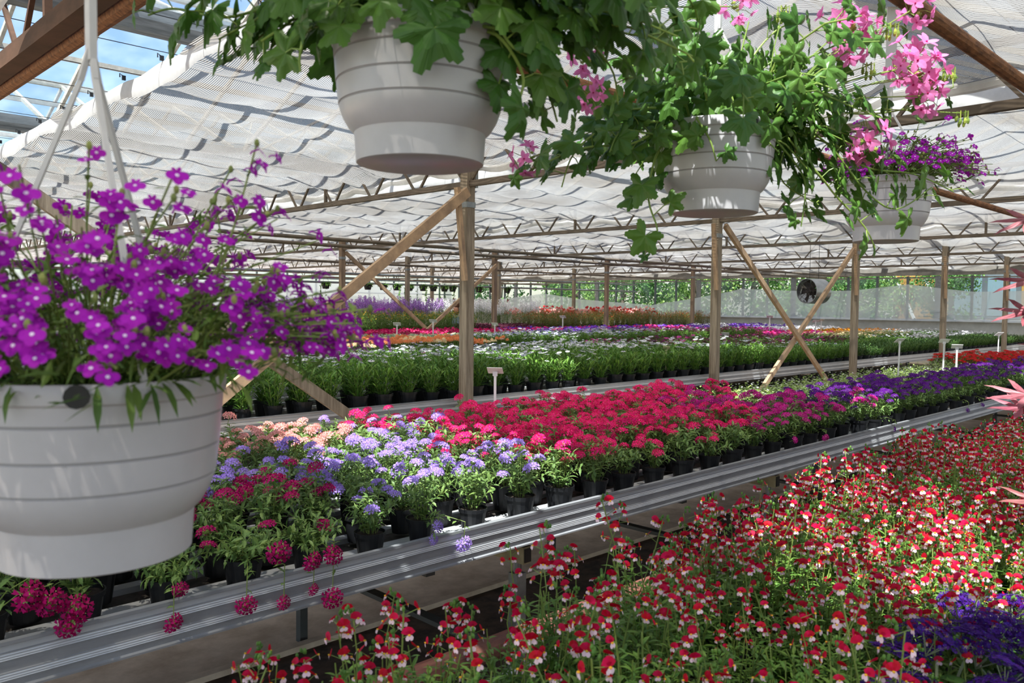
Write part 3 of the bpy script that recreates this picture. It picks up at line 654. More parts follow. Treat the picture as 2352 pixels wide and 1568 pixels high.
def kind2(x, y):
    if y < 6.75:
        if x < 14: return 'few'
        return 'green'
    if x < 6.7: return 'few'
    if x < 9.6: return 'white'
    if x < 16.5: return 'wine'
    if x < 19.5: return 'few'
    return 'dwhite'
NAMES = {'few': ('green_daisy_bush', 'mostly green daisy bush'), 'green': ('dark_green_bush', 'dark green bushy plant'), 'white': ('white_daisy_bush', 'white daisy bush'), 'wine': ('wine_daisy_bush', 'wine-red daisy bush'), 'dwhite': ('white_daisy_mound', 'white daisy mound')}
for r_ in range(6):
    y = B2Y0 + .11 + .25 * r_; x = 1.0 + .1 * (r_ % 2)
    while x < WX - 1.2:
        k = kind2(x, y); nm, ds = NAMES[k]; i = ctr.get((k, r_), 0); ctr[(k, r_)] = i + 1
        if 6.80 < x < 7.06 and r_ == 0: k = 'white'; nm, ds = NAMES['white']; lab = 'lone white daisy bush in full sun at the front of the second bench'; g = None
        elif r_ == 0: lab = '%s in black pot, %s along the rail behind the posts' % (ds, ordn(i)); g = 'daisy bushes along the second rail'
        else: lab = '%s on the bench behind the posts, %s row back from its rail' % (ds, ORD[r_]); g = '%s row %d' % (ds, r_)
        t = thing(nm, lab, 'potted plant', (x, y, .708), U(0, 6.28), g, U(1.15, 1.4) * (1 if x < 11 else .8))
        if r_ < 3: link('pot', POT, t)
        j = random.randrange(4)
        if k in ('green', 'dwhite'):
            j %= 2; link('foliage', OFD[j][0], t)
            if k == 'dwhite': link('flowers', dwh[j], t)
        else:
            link('foliage', OF[j][0], t)
            if not (k == 'few' and r_ == 0 and R() < .6): link('flowers', {'few': few, 'white': many, 'wine': wine}[k][j], t)
        x += .27 + U(-.015, .015) + .03 * (x > 14)
# single-mesh potted plants for the benches behind
def far_plant(kind, seed):
    rnd = random.Random(seed); u = rnd.uniform; mb = MB()
    if kind == 'ball':
        for i in range(36): a = u(0, 6.28); leaf(mb, V(.03 * cos(a), .03 * sin(a), .1), V(cos(a), sin(a), u(.3, 1.4)), V(-cos(a), -sin(a), 1), u(.07, .12), .022, OVAL, 0, .4)
        for i in range(8):
            a = i * 2.4; r = .1 * sqrt((i + .3) / 8); c = V(r * cos(a), r * sin(a), .24 + u(0, .04)); mb.tube([(c.x * .5, c.y * .5, .1), c], .002, 3, 0, False)
            for q in range(22): b = q * 2.4; th = math.acos(1 - q / 22); nr = V(sin(th) * cos(b), sin(th) * sin(b), cos(th)); petal5(mb, c + nr * .02, nr, .016, 1, rot=b, k=4)
    elif kind == 'petunia':
        for i in range(60): a = u(0, 6.28); r = .12 * sqrt(rnd.random()); leaf(mb, V(r * cos(a), r * sin(a), .1 + .08 * (1 - (r / .13) ** 2) * u(.2, 1)), V(cos(a), sin(a), u(-.1, .8)), V(0, 0, 1) + rv(.3), u(.03, .05), .022, OVAL, 0, .3)
        for i in range(15):
            a = i * 2.4; r = .125 * sqrt((i + .4) / 15); c = V(r * cos(a), r * sin(a), .19 + u(-.02, .03) - r * .3); n = V(cos(a) * .6 + u(-.4, .4), sin(a) * .6 + u(-.4, .4), 1)
            petal5(mb, c, n, u(.024, .03), 1, 5, .95, u(0, 6), .3, 1.15); mb.ball(c + n.normalized() * .004, .004, 2, 4, 3)
    elif kind == 'silver':
        for i in range(110): a = u(0, 6.28); r = .12 * sqrt(rnd.random()); leaf(mb, V(r * cos(a), r * sin(a), .1 + .1 * u(.1, 1)), V(cos(a), sin(a), u(0, 1)), V(0, 0, 1) + rv(.4), u(.035, .055), .03, TOOTH, 0, .3)
    else:  # tall
        H = .62 if kind == 'tall_l' else .42
        for i in range(14):
            a = i * 2.4; r = .13 * sqrt((i + .4) / 14); h = H * u(.75, 1.08); b = V(.3 * r * cos(a), .3 * r * sin(a), .1); t_ = V(r * cos(a), r * sin(a), .1 + h); mb.tube([b, t_], .002, 3, 0, False)
            for k in range(11): f = k / 11; az = k * 2.4 + a; leaf(mb, b.lerp(t_, f * (.8 if kind == 'tall_l' else 1)), V(cos(az), sin(az), u(.2, .9)), V(-cos(az) * .4, -sin(az) * .4, 1), u(.04, .07), .018, LANCE, 0, .3)
            if kind == 'tall_l':
                for q in range(16): az = q * 2.4; petal5(mb, t_ + V(.03 * cos(az) * u(.3, 1), .03 * sin(az) * u(.3, 1), -.17 * q / 16), V(cos(az), sin(az), .5), .015, 1, 4, .9, az, .1, 1.2)
            elif kind == 'tall_r' and i % 2 == 0:
                for q in range(3): petal5(mb, t_ + V(u(-.03, .03), u(-.03, .03), u(-.1, .01)), V(u(-.6, .6), u(-.6, .6), 1), .012, 1, 5, .9, q, .1, 1.1)
            elif kind == 'ger':
                c = t_ + V(0, 0, .02)
                if i % 2 == 0:
                    for q in range(14): b2 = q * 2.4; th = math.acos(1 - 1.4 * q / 14); nr = V(sin(th) * cos(b2), sin(th) * sin(b2), cos(th)); petal5(mb, c + nr * .03, nr, .017, 1, 5, .95, q, .1, 1.2)
    return mb
def fkind(kind, fol, flo, n=2):
    ms = [leafm('leaf ' + fol, fol), petal('petal ' + flo, flo), EYE_W]; mb = [far_plant(kind, 3 + i) for i in range(n)]; out = []
    for b in mb:
        b.lathe([(.046, 0), (.062, .1), (0, .1)], 8, 3); out.append(b.mesh('plant', ms + [POTB]))
    return out
def ofar(k, fm):
    out = []
    for j in range(2):
        mb = MB(); tn = OF
        for src, off in ((tn[j][0], 0), (fm[j], 2)):
            o = len(mb.v); mb.v += [tuple(v.co) for v in src.vertices]
            for p_ in src.polygons: mb.f.append(tuple(i + o for i in p_.vertices)); mb.m.append(p_.material_index + off)
        mb.lathe([(.046, 0), (.062, .1), (0, .1)], 8, 5); out.append(mb.mesh('plant', [LG, STEM, DCOL[k], EYED, STEM, POTB]))
    return out
FK = {
 'green_osteospermum': (ofar('white_daisy', few), 'nearly flowerless green daisy plant', ''),
 'white_osteospermum': (ofar('white_daisy', many), 'white daisy plant', 'plants'), 'wine_osteospermum': (ofar('wine_daisy', wine), 'wine-red daisy plant', ''), 'lavender_osteospermum': (ofar('lavender_daisy', lav), 'pale lavender daisy plant', ''),
 'orange_primula': (fkind('ball', '6f8f4a', 'f2a06a'), 'orange ball-flowered plant', ''), 'cream_primula': (fkind('ball', '6f8f4a', 'f6dfb4'), 'cream ball-flowered plant', ''),
 'silver_ragwort': (fkind('silver', 'b4c2a0', 'ffffff'), 'pale silvery leaf plant', ''), 'violet_petunia': (fkind('petunia', '6c8f46', '7a3fc4'), 'violet petunia', ''), 'crimson_petunia': (fkind('petunia', '6c8f46', 'c4125c'), 'crimson petunia', ''),
 'pink_petunia': (fkind('petunia', '6c8f46', 'ee2f86'), 'bright pink petunia', ''), 'magenta_petunia': (fkind('petunia', '6c8f46', 'd836b0'), 'magenta petunia', ''), 'white_petunia': (fkind('petunia', '6c8f46', 'f2eef6'), 'white petunia', ''),
 'amber_osteospermum': (fkind('petunia', '63863f', 'e8951c'), 'amber-orange flowering plant', ''), 'beige_osteospermum': (ofar('beige_daisy', [dflow('beige_daisy', OF[i][1], 12, 49 + i) for i in range(2)]), 'beige flowered plant', ''),
 'maroon_coleus': (fkind('silver', '5a1f36', 'ffffff'), 'dark maroon leaf plant', ''), 'tall_shrub': (fkind('tall_r', '6c8a3a', 'e8b23c'), 'tall bright green bushy plant', ''), 'bronze_shrub': (fkind('tall_r', '7c7a3c', 'c8563a'), 'tall olive-brown bushy plant', ''),
 'lilac_stock': (fkind('tall_l', '7a9350', 'b57fd0'), 'tall lilac flower spike plant', ''), 'white_stock': (fkind('tall_l', '7a9350', 'f4f0f4'), 'tall white flower spike plant', ''), 'red_geranium': (fkind('ger', '6c8f46', 'd23a3f'), 'upright red geranium', ''), 'blush_geranium': (fkind('ger', '6c8f46', 'f0b8b0'), 'upright blush-pink geranium', '')}
def block(kinds, x0, x1, y0, y1, dx, dy, where):
    z = .688 + BZ[min(6, [y3, y4, y5, y6, 15.05, 17.25].index(y0) + 1)]; kinds = kinds.split(); y = y0 + dy * .5; r_ = 0
    while y < y1:
        x = x0 + (dx / 2 if r_ % 2 else 0)
        while x < x1:
            k = random.choice(kinds); ms, ds, _ = FK[k]
            o = link(k, random.choice(ms), None, (x + U(-.02, .02), y + U(-.02, .02), z), (0, 0, U(0, 6.28)), U(.8, 1.0) if y0 == y3 else U(.95, 1.2)); tag(o, '%s %s' % (ds, where), 'potted plant', '%s %s' % (ds, where))
            x += dx
        y += dy; r_ += 1
y3, y4, y5, y6 = 7.52, 9.22, 10.92, 12.62
b3 = 'on the bench second behind the posts'; b4 = 'on the bench third behind the posts'; b5 = 'on the bench fourth behind the posts'; b6 = 'on the bench just before the middle posts'
block('wine_osteospermum lavender_osteospermum green_osteospermum green_osteospermum', 2.6, 6.6, y3, y3 + 1.5, .25, .25, b3 + ', nearest stretch')
block('white_osteospermum lavender_osteospermum green_osteospermum', 6.6, 10.2, y3, y3 + 1.5, .26, .26, b3 + ', sunlit stretch')
block('wine_osteospermum wine_osteospermum green_osteospermum', 10.2, 17.5, y3, y3 + 1.5, .29, .29, b3 + ', far stretch')
block('beige_osteospermum', 17.5, 21.5, y3, y3 + 1.5, .3, .3, b3 + ', past the dark red ones')
block('white_osteospermum', 21.5, 25.4, y3, y3 + 1.5, .3, .3, b3 + ' by the far wall')
block('orange_primula orange_primula cream_primula', 4.2, 9.0, y4, y4 + 1.5, .25, .25, b4)
block('lavender_osteospermum white_osteospermum', 9.0, 13, y4, y4 + 1.5, .28, .28, b4)
block('wine_osteospermum green_osteospermum', 13, 17.5, y4, y4 + 1.5, .3, .3, b4)
block('magenta_petunia pink_petunia', 17.5, 21, y4, y4 + 1.5, .28, .28, b4)
block('amber_osteospermum', 21, 25.4, y4, y4 + 1.5, .28, .28, b4 + ' by the far wall')
block('silver_ragwort', 5.5, 12, y5, y5 + 1.5, .27, .29, b5)
block('violet_petunia', 12, 16, y5, y5 + 1.5, .28, .28, b5)
block('magenta_petunia', 16, 21.5, y5, y5 + 1.5, .28, .28, b5)
block('white_petunia', 21.5, 25.4, y5, y5 + 1.5, .28, .28, b5 + ' by the far wall')
block('crimson_petunia', 6.5, 13.2, y6, y6 + 1.4, .27, .29, b6)
block('violet_petunia pink_petunia violet_petunia', 13.2, 19.5, y6, y6 + 1.4, .28, .28, b6)
block('violet_petunia violet_petunia white_petunia', 19.5, 25.4, y6, y6 + 1.4, .28, .3, b6 + ' by the far wall')
b7 = 'on the bench beyond the middle posts'; b8 = 'on the farthest bench'
block('tall_shrub', 8.2, 13.8, 15.05, 16.5, .3, .34, b7); block('maroon_coleus', 13.8, 16, 15.05, 16.5, .27, .3, b7); block('bronze_shrub', 16, 25.2, 15.05, 16.5, .31, .36, b7)
block('lilac_stock', 9.2, 14.4, 17.25, 18.8, .27, .34, b8); block('white_stock', 14.4, 17, 17.25, 18.8, .3, .36, b8); block('blush_geranium white_stock', 17, 18.6, 17.25, 18.8, .3, .36, b8); block('red_geranium blush_geranium', 18.6, 24.5, 17.25, 18.8, .3, .36, b8)

# ---------------------------------------------------------------- plant labels on stakes
def plabel(x, y, z0, h, label, rz, w=.085, big=1, wood=False):
    t = thing('plant_label', label, 'plant label', (x, y, z0), rz, 'T-shaped plant labels'); m_ = TAGW if wood else TAGM
    m = MB(); m.bar((0, 0, 0), (.01, 0, h), .014 * big, .006); m.bar((.01, 0, h - .03), (.01, 0, h), .026 * big, .008); m.obj('stake', m_, t)
    m = MB(); M = Matrix.Rotation(radians(-38), 3, 'Y'); m.box((.01, 0, h + .008), (.055 * big, w * big, .004), 0, M); m.obj('head', m_, t)
Q = pi + YAW
for px, py, yb, zt_px, lab, sc, wood in ((1138, 965, 4.05, 853, 'large white T-shaped label among the hot pink verbenas', 1.25, 0), (2065, 840, 3.6, 783, 'white label nearest the third post, in the pale bacopas', 1.4, 0), (2168, 835, 3.45, 784, 'grey-shadowed label in front of the fourth post', 1.4, 0), (2198, 850, 3.2, 797, 'tilted white label just beside the grey-shadowed one', 1.4, 0), (2293, 808, 3.9, 768, 'white label in front of the fifth post by the scarlet verbenas', 1.6, 0), (1530, 862, 6.0, 800, 'buff slip label leaning on the second bench before the second post', 1.0, 1), (1748, 1000, 2.9, 955, 'short white label low among the cerise verbenas', 1.0, 0), (742, 765, 12.2, 738, 'white label farthest to the side in the crimson petunias', 1.7, 0), (912, 762, 12.0, 745, 'leaning label in the crimson petunias', 1.6, 0), (995, 764, 11.6, 738, 'tall label in the silver leaf plants near the brace foot', 1.6, 0), (1293, 750, 14.1, 728, 'white label before the olive-brown bushes', 1.9, 0), (1666, 790, 7.9, 768, 'white label in the wine-red daisies just past the second post', 1.6, 0), (1768, 750, 11.0, 728, 'white label in the magenta petunias', 1.9, 0), (1805, 752, 10.2, 736, 'white label crossed by the falling brace', 1.9, 0), (1873, 760, 9.4, 738, 'white label of a pair beside the rising brace', 1.9, 0), (1886, 760, 9.9, 736, 'second white label of the pair beside the rising brace', 1.9, 0), (1137, 765, 12.0, 745, 'thin label just past the nearest post', 1.6, 0), (1322, 722, 17.6, 712, 'white label among the far red geraniums', 1.9, 0)):
    d0 = at(px, zt_px, 1) - EYE; p = EYE + d0 * (yb / d0.y); plabel(p.x, p.y, .72, max(.2, p.z - .72), lab, Q + U(-.5, .5), big=sc, wood=wood)

# ---------------------------------------------------------------- hanging baskets
PROF = [(0, 0), (.69, 0), (.715, .012), (.735, .30), (.74, .33), (.80, .39), (.865, .50), (.905, .615), (.905, .62), (.893, .625), (.893, .64), (.912, .645), (.935, .86), (.935, .865), (.923, .87), (.923, .885), (.941, .89), (.957, 1.12), (.957, 1.125), (.945, 1.13), (.945, 1.145), (.962, 1.15), (.97, 1.28), (.985, 1.29), (.993, 1.30), (.998, 1.42), (.99, 1.44), (.96, 1.44), (.95, 1.3)]
def basket_pot(t, Rr):
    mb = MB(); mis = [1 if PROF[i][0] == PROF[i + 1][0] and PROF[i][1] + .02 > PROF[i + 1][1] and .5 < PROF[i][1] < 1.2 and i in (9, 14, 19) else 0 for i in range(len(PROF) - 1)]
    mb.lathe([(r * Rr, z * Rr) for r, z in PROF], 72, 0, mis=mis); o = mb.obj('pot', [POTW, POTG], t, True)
    mb = MB(); mb.lathe([(.95 * Rr, 1.32 * Rr), (.4 * Rr, 1.36 * Rr), (0, 1.37 * Rr)], 30); mb.obj('soil', SOIL, t)
    for a in (2.2, 2.2 + 2.09, 2.2 + 4.19):
        mb = MB(); mb.lathe([(0, 0), (.012, 0), (.012, .004), (0, .004)], 12); h = mb.obj('clip_hole', BLACK, t); h.location = (.994 * Rr * cos(a), .994 * Rr * sin(a), 1.36 * Rr); h.rotation_euler = V(cos(a), sin(a), 0).to_track_quat('Z', 'Y').to_euler()
    return o
def hanger(t, Rr, jz, top, ang, ww=.02):
    mb = MB(); j = V(0, 0, jz)
    for k in range(3):
        a = ang + 2.094 * k; e = V(.985 * Rr * cos(a), .985 * Rr * sin(a), 1.38 * Rr); mb.bar(j, j.lerp(e, .08) + V(0, 0, -.012), .006, .006); mb.bar(j.lerp(e, .08) + V(0, 0, -.012), e, .006, .005)
    mb.bar(j - V(0, 0, .02), j + V(0, 0, .05), .016, .008); mb.bar(j + V(0, 0, .05), V(0, 0, top), ww, .004, up=(1, 1, 0)); mb.tube([(0, 0, top - .01), (0, .03, top), (0, .034, top + .04), (0, .0, top + .065), (0, -.03, top + .04)], .005, 6)
    mb.obj('hanger', STRAP, t)
PIPEZ = 2.655 + .029
LVG1 = leafm('ivy geranium leaf', '527a30', .38, .3, .25); GST = leafm('geranium stem', '86a04c', .45, .12, .2)
PINK = petal('geranium pink', 'f58fcd', .45, .2); PINKD = petal('geranium streak', 'c2186a', .3); BUDM = leafm('bud green', '9aac4a', .5, .2)
def cluster(seed, n=9, rad=.045, pl=.024):
    rnd = random.Random(seed); u = rnd.uniform; mb = MB()
    for i in range(n):
        a = i * 2.4; th = math.acos(1 - (i + .5) / n * 1.5); d = V(sin(th) * cos(a), sin(th) * sin(a), cos(th)); c = d * rad * u(.8, 1.1)
        mb.tube([(0, 0, -.01), c * .6 + V(0, 0, .003), c], .001, 3, 1, False)
        n_, x, y = frame(d, V(.2, .3, 1))
        for k, (az, ln) in enumerate(((.35, 1), (-.35, 1), (2.1, .95), (3.14, 1.05), (-2.1, .95))):
            q = x * cos(az) + y * sin(az); leaf(mb, c, q + d * u(.15, .6), d, pl * ln * u(.85, 1.15), pl * .55, OVAL, 0, u(-.1, .35), .1)
        mb.ball(c + d * .002, .0022, 2, 4, 3)
    for i in range(5): a = u(0, 6.28); c = V(.02 * cos(a), .02 * sin(a), u(0, .02)); mb.ball(c, .004, 3, 5, 4, (1, 1, 1.6))
    return mb.mesh('flower_cluster', [PINK, GST, PINKD, BUDM])
CL = [cluster(i) for i in range(4)]
def bud(seed):
    mb = MB(); rnd = random.Random(seed)
    for i in range(8): a = i * .8; q = V(.014 * cos(a), .014 * sin(a), -.012 - .014 * rnd.random()); mb.tube([(0, 0, 0), (q.x, q.y, .004), q], .0012, 4, 0); mb.ball(q, .0042, 0, 5, 4, (1, 1, 2))
    return mb.mesh('bud_cluster', [BUDM])
BUDS = [bud(1), bud(2)]
def geranium(label, p0, Rr, jz, ang, stems, clusters, buds, nrand, upz, ls, seed, bias=None):
    """p0 = base centre of the pot; stems = explicit lists of world points; leaves in one foliage part, stems in another"""
    rnd = random.Random(seed); u = rnd.uniform
    t = thing('hanging_geranium', label, 'hanging basket', p0, 0, 'white hanging baskets'); p0 = Vector(p0)
    basket_pot(t, Rr); hanger(t, Rr, jz, PIPEZ - p0.z - .055, ang)
    lf = MB(); st = MB(); soil = V(0, 0, 1.38 * Rr)
    def run(pts, r0, gap, big=1.0, first=.1):
        st.tube(pts, [r0 * (1 - .5 * i / (len(pts) - 1)) for i in range(len(pts))], 6, 0)
        L_ = sum((b - a).length for a, b in zip(pts, pts[1:])); s_ = L_ * first; k = rnd.randint(0, 9)
        while s_ < L_ + .001:
            a_ = s_; i = 0
            while i < len(pts) - 2 and a_ > (pts[i + 1] - pts[i]).length: a_ -= (pts[i + 1] - pts[i]).length; i += 1
            p = pts[i].lerp(pts[i + 1], min(1, a_ / max(1e-6, (pts[i + 1] - pts[i]).length))); d = (pts[i + 1] - pts[i]).normalized()
            out_ = V(p.x, p.y, 0); out_ = out_.normalized() if out_.length > .01 else V(1, 0, 0)
            side = d.orthogonal().normalized(); side = (Matrix.Rotation(k * 2.5 + u(-.5, .5), 3, d) @ side)
            q = p + (side * .8 + d * .3 + out_ * .25 + V(0, 0, u(-.1, .5))).normalized() * u(.025, .05) * big
            tip = s_ > L_ * .93; sz = ls * big * u(.72, 1.18) * (.55 if tip else 1)
            n = (out_ * .9 + V(-.35, -.35, u(-.15, .75)) + V(u(-.5, .5), u(-.5, .5), 0)).normalized(); dn = (side * .5 + out_ * .3 + V(0, 0, u(-1, .25))).normalized(); dn = (dn - n * dn.dot(n)).normalized()
            st.tube([p, p.lerp(q, .6) + V(0, 0, .004), q], .0013, 4, 0, False); palm(lf, q, dn, n, sz, 0, u(.05, .25)); s_ += gap * u(.75, 1.25); k += 1
    for pl in stems:
        w_ = [Vector(q) - p0 for q in pl]; b = soil + V(w_[0].x, w_[0].y, 0).normalized() * Rr * .6
        pts = [b] + w_ if (w_[0] - b).length > .02 else w_; sm = []
        for i in range(len(pts) - 1):
            p_, a_, b_, n_ = pts[max(0, i - 1)], pts[i], pts[i + 1], pts[min(len(pts) - 1, i + 2)]
            for k in range(5):
                f = k / 5; sm.append(.5 * ((2 * a_) + (b_ - p_) * f + (2 * p_ - 5 * a_ + 4 * b_ - n_) * f * f + (-p_ + 3 * a_ - 3 * b_ + n_) * f ** 3))
        sm.append(pts[-1]); run(sm, .0032, .036, first=.12)
    for i in range(nrand):
        a = i * 2.4 + u(-.3, .3) if bias is None or i % 3 else bias + u(-1, 1); l = u(.12, .36); e = V(cos(a), sin(a), 0); z = u(*upz)
        b = soil + e * Rr * u(.2, .8); pts = [b, b + e * l * .3 + V(0, 0, .05 + z * .5), b + e * l * .7 + V(0, 0, .04 + z * .8), b + e * l + V(0, 0, z)]
        run(pts, .003, .038, first=.25)
    lf.obj('foliage', LVG1, t); st.obj('stems', GST, t)
    def stalk(q):
        q = Vector(q) - p0; b = soil + V(q.x, q.y, 0).normalized() * min(Rr * .8, V(q.x, q.y, 0).length); mid = b.lerp(q, .6) + V(0, 0, .03); return q, [b, b.lerp(mid, .6) + V(0, 0, .01), mid, q], (q - mid).normalized()
    for n, (q, s_) in enumerate(clusters):
        q, pts, d = stalk(q); o = link('flower_cluster', CL[n % 4], t, q, (d + V(-.5, -.5, .2)).to_track_quat('Z', 'Y').to_euler(), s_); mb = MB(); mb.tube([(q - p).copy() * 0 + p for p in pts], .0016, 5); mb.obj('flower_stalk', GST, t)
    for n, q in enumerate(buds):
        q, pts, d = stalk(q); link('bud_cluster', BUDS[n % 2], t, q); mb = MB(); mb.tube(pts, .0015, 5); mb.obj('flower_stalk', GST, t)
    return t
def P(l): return [at(*q) for q in l]
# the two geranium baskets
d1 = 1.30
geranium('large white basket of dark trailing ivy geranium, biggest and uppermost pot', (.815, 1.039, 1.868), .14, .42, .5,
 [P([(700, 40, 1.25), (640, 70, 1.22), (600, 95, 1.22)]), P([(720, 60, 1.2), (690, 120, 1.18), (690, 165, 1.18)]), P([(760, 10, 1.25), (640, 10, 1.25), (520, 40, 1.28), (400, 20, 1.3), (340, 35, 1.3)]),
  P([(850, 20, 1.17), (900, 35, 1.15), (930, 25, 1.15)]), P([(980, 20, 1.15), (1030, 60, 1.13), (1040, 90, 1.13)]), P([(820, 30, 1.18), (800, 80, 1.17)]), P([(1100, 60, 1.2), (1190, 70, 1.2), (1280, 50, 1.25), (1330, 60, 1.27)]),
  P([(1120, 40, 1.2), (1180, 110, 1.2), (1240, 140, 1.22)]), P([(1140, 80, 1.2), (1200, 170, 1.22), (1190, 240, 1.23), (1180, 280, 1.23)]), P([(1150, 60, 1.25), (1250, 130, 1.3), (1310, 200, 1.34), (1330, 260, 1.36)]),
  P([(1150, 30, 1.3), (1300, 60, 1.4), (1400, 150, 1.45), (1420, 240, 1.46)]), P([(1160, 120, 1.28), (1250, 200, 1.33), (1280, 280, 1.35)]), P([(1120, 10, 1.25), (1250, 10, 1.3), (1400, 15, 1.4), (1500, 40, 1.45)]),
  P([(1200, 60, 1.25), (1240, 20, 1.27), (1360, 40, 1.3), (1450, 80, 1.35), (1560, 70, 1.4)]), P([(860, -20, 1.2), (760, -10, 1.15), (640, 0, 1.15)])],
 [(at(1335, 130, 1.62), .8), (at(1350, 215, 1.6), .75), (at(1690, 15, 1.7), .8)], [at(1250, 45, 1.3)], 26, (-.02, .14), .088, 3, -.75)
geranium('white basket of ivy geranium with pink flowers, half sunlit, in the middle of the row', (1.708, 1.058, 1.868), .14, .45, 1.2,
 [P([(1520, 250, 1.85), (1440, 250, 1.82), (1370, 230, 1.8), (1300, 200, 1.8)]), P([(1530, 290, 1.84), (1450, 330, 1.82), (1340, 340, 1.8), (1230, 385, 1.78), (1180, 420, 1.78)]), P([(1530, 280, 1.85), (1400, 290, 1.82), (1320, 350, 1.8), (1290, 430, 1.8)]),
  P([(1525, 330, 1.86), (1500, 380, 1.86), (1490, 460, 1.86), (1510, 530, 1.86), (1490, 575, 1.86)]), P([(1600, 270, 1.8), (1630, 320, 1.79), (1645, 370, 1.79)]), P([(1520, 310, 1.83), (1430, 300, 1.8), (1400, 350, 1.78)]),
  P([(1740, 280, 1.84), (1760, 320, 1.84), (1790, 350, 1.84)]), P([(1760, 300, 1.9), (1830, 380, 1.92), (1850, 430, 1.93), (1840, 520, 1.93)]), P([(1770, 280, 1.95), (1880, 400, 1.98), (1920, 450, 2.0), (1985, 520, 2.02), (2010, 570, 2.03)]),
  P([(1780, 260, 1.95), (1900, 330, 2.0), (1990, 440, 2.02), (2060, 480, 2.05), (2140, 430, 2.08)]), P([(1770, 260, 1.95), (1870, 290, 2.0), (1980, 380, 2.04), (2100, 400, 2.08), (2190, 440, 2.1)]), P([(1760, 240, 1.95), (1850, 220, 2.0), (1950, 260, 2.05), (2080, 250, 2.08), (2190, 200, 2.1)]),
  P([(1700, 220, 1.93), (1730, 130, 1.95), (1800, 60, 1.97), (1850, 90, 1.98)]), P([(1680, 220, 1.9), (1700, 130, 1.9), (1720, 50, 1.9)]), P([(1640, 220, 1.9), (1620, 130, 1.9), (1600, 90, 1.9)]), P([(1740, 250, 1.95), (1850, 180, 2.0), (1990, 95, 2.03), (2070, 50, 2.05)]),
  P([(1760, 330, 1.98), (1840, 330, 2.05), (1900, 300, 2.1), (1960, 320, 2.1)]), P([(1770, 340, 2.0), (1800, 420, 2.02), (1880, 470, 2.03)]), P([(1790, 300, 2.0), (1830, 400, 2.05), (1910, 410, 2.08), (1960, 390, 2.08)]), P([(1560, 250, 1.9), (1500, 180, 1.92), (1490, 130, 1.93)])],
 [(at(1930, 70, 1.96), 1.25), (at(1985, 70, 1.97), .9), (at(1945, 105, 1.95), 1.1), (at(2095, 150, 2.0), 1.35), (at(2120, 175, 2.02), 1.15), (at(2120, 220, 2.0), 1.1), (at(2060, 160, 1.99), .9), (at(2095, 22, 2.0), 1.05), (at(1990, 325, 2.02), 1.15), (at(1965, 335, 2.0), .8), (at(1215, 365, 1.78), .8), (at(1830, 245, 2.1), .8)],
 [at(2180, 160, 2.05), at(2210, 260, 2.1), at(2050, 60, 2.0), at(1995, 150, 2.0), at(1800, 20, 1.95)], 40, (-.1, .2), .074, 11, -.2)

# lobelia baskets
LOB = petal('lobelia purple', 'b41fc0', .4, .14); LOBW = petal('lobelia white eye', 'f0e4f6', .2); LOBL = leafm('lobelia leaf', '62803a', .5, .25); LOBB = leafm('lobelia bud', '8a9450', .5, .2)
def lob_flower(seed, s_=.0125):
    rnd = random.Random(seed); mb = MB()
    for az, ln, w_ in ((0, 1.1, .62), (-1.05, 1.05, .6), (1.05, 1.05, .6), (2.55, .62, .26), (-2.55, .62, .26)):
        d = V(sin(az), -cos(az), .1 + .15 * rnd.random())
        leaf(mb, V(0, 0, 0), d, V(0, 0, 1), s_ * ln * (1 + .1 * rnd.random()), s_ * w_ * 1.45, [(0, .25), (.35, .85), (.7, 1), (.93, .6), (1, 0)], 0, .12, .08)
    mb.ball((0, -.26 * s_, .05 * s_), .17 * s_, 1, 7, 4, (1.1, 1, .45))
    mb.tube([(0, 0, 0), (0, .3 * s_, -.7 * s_), (0, .2 * s_, -1.1 * s_)], .1 * s_, 5, 0)
    return mb.mesh('flower', [LOB, LOBW])
LF = [lob_flower(i) for i in range(4)]
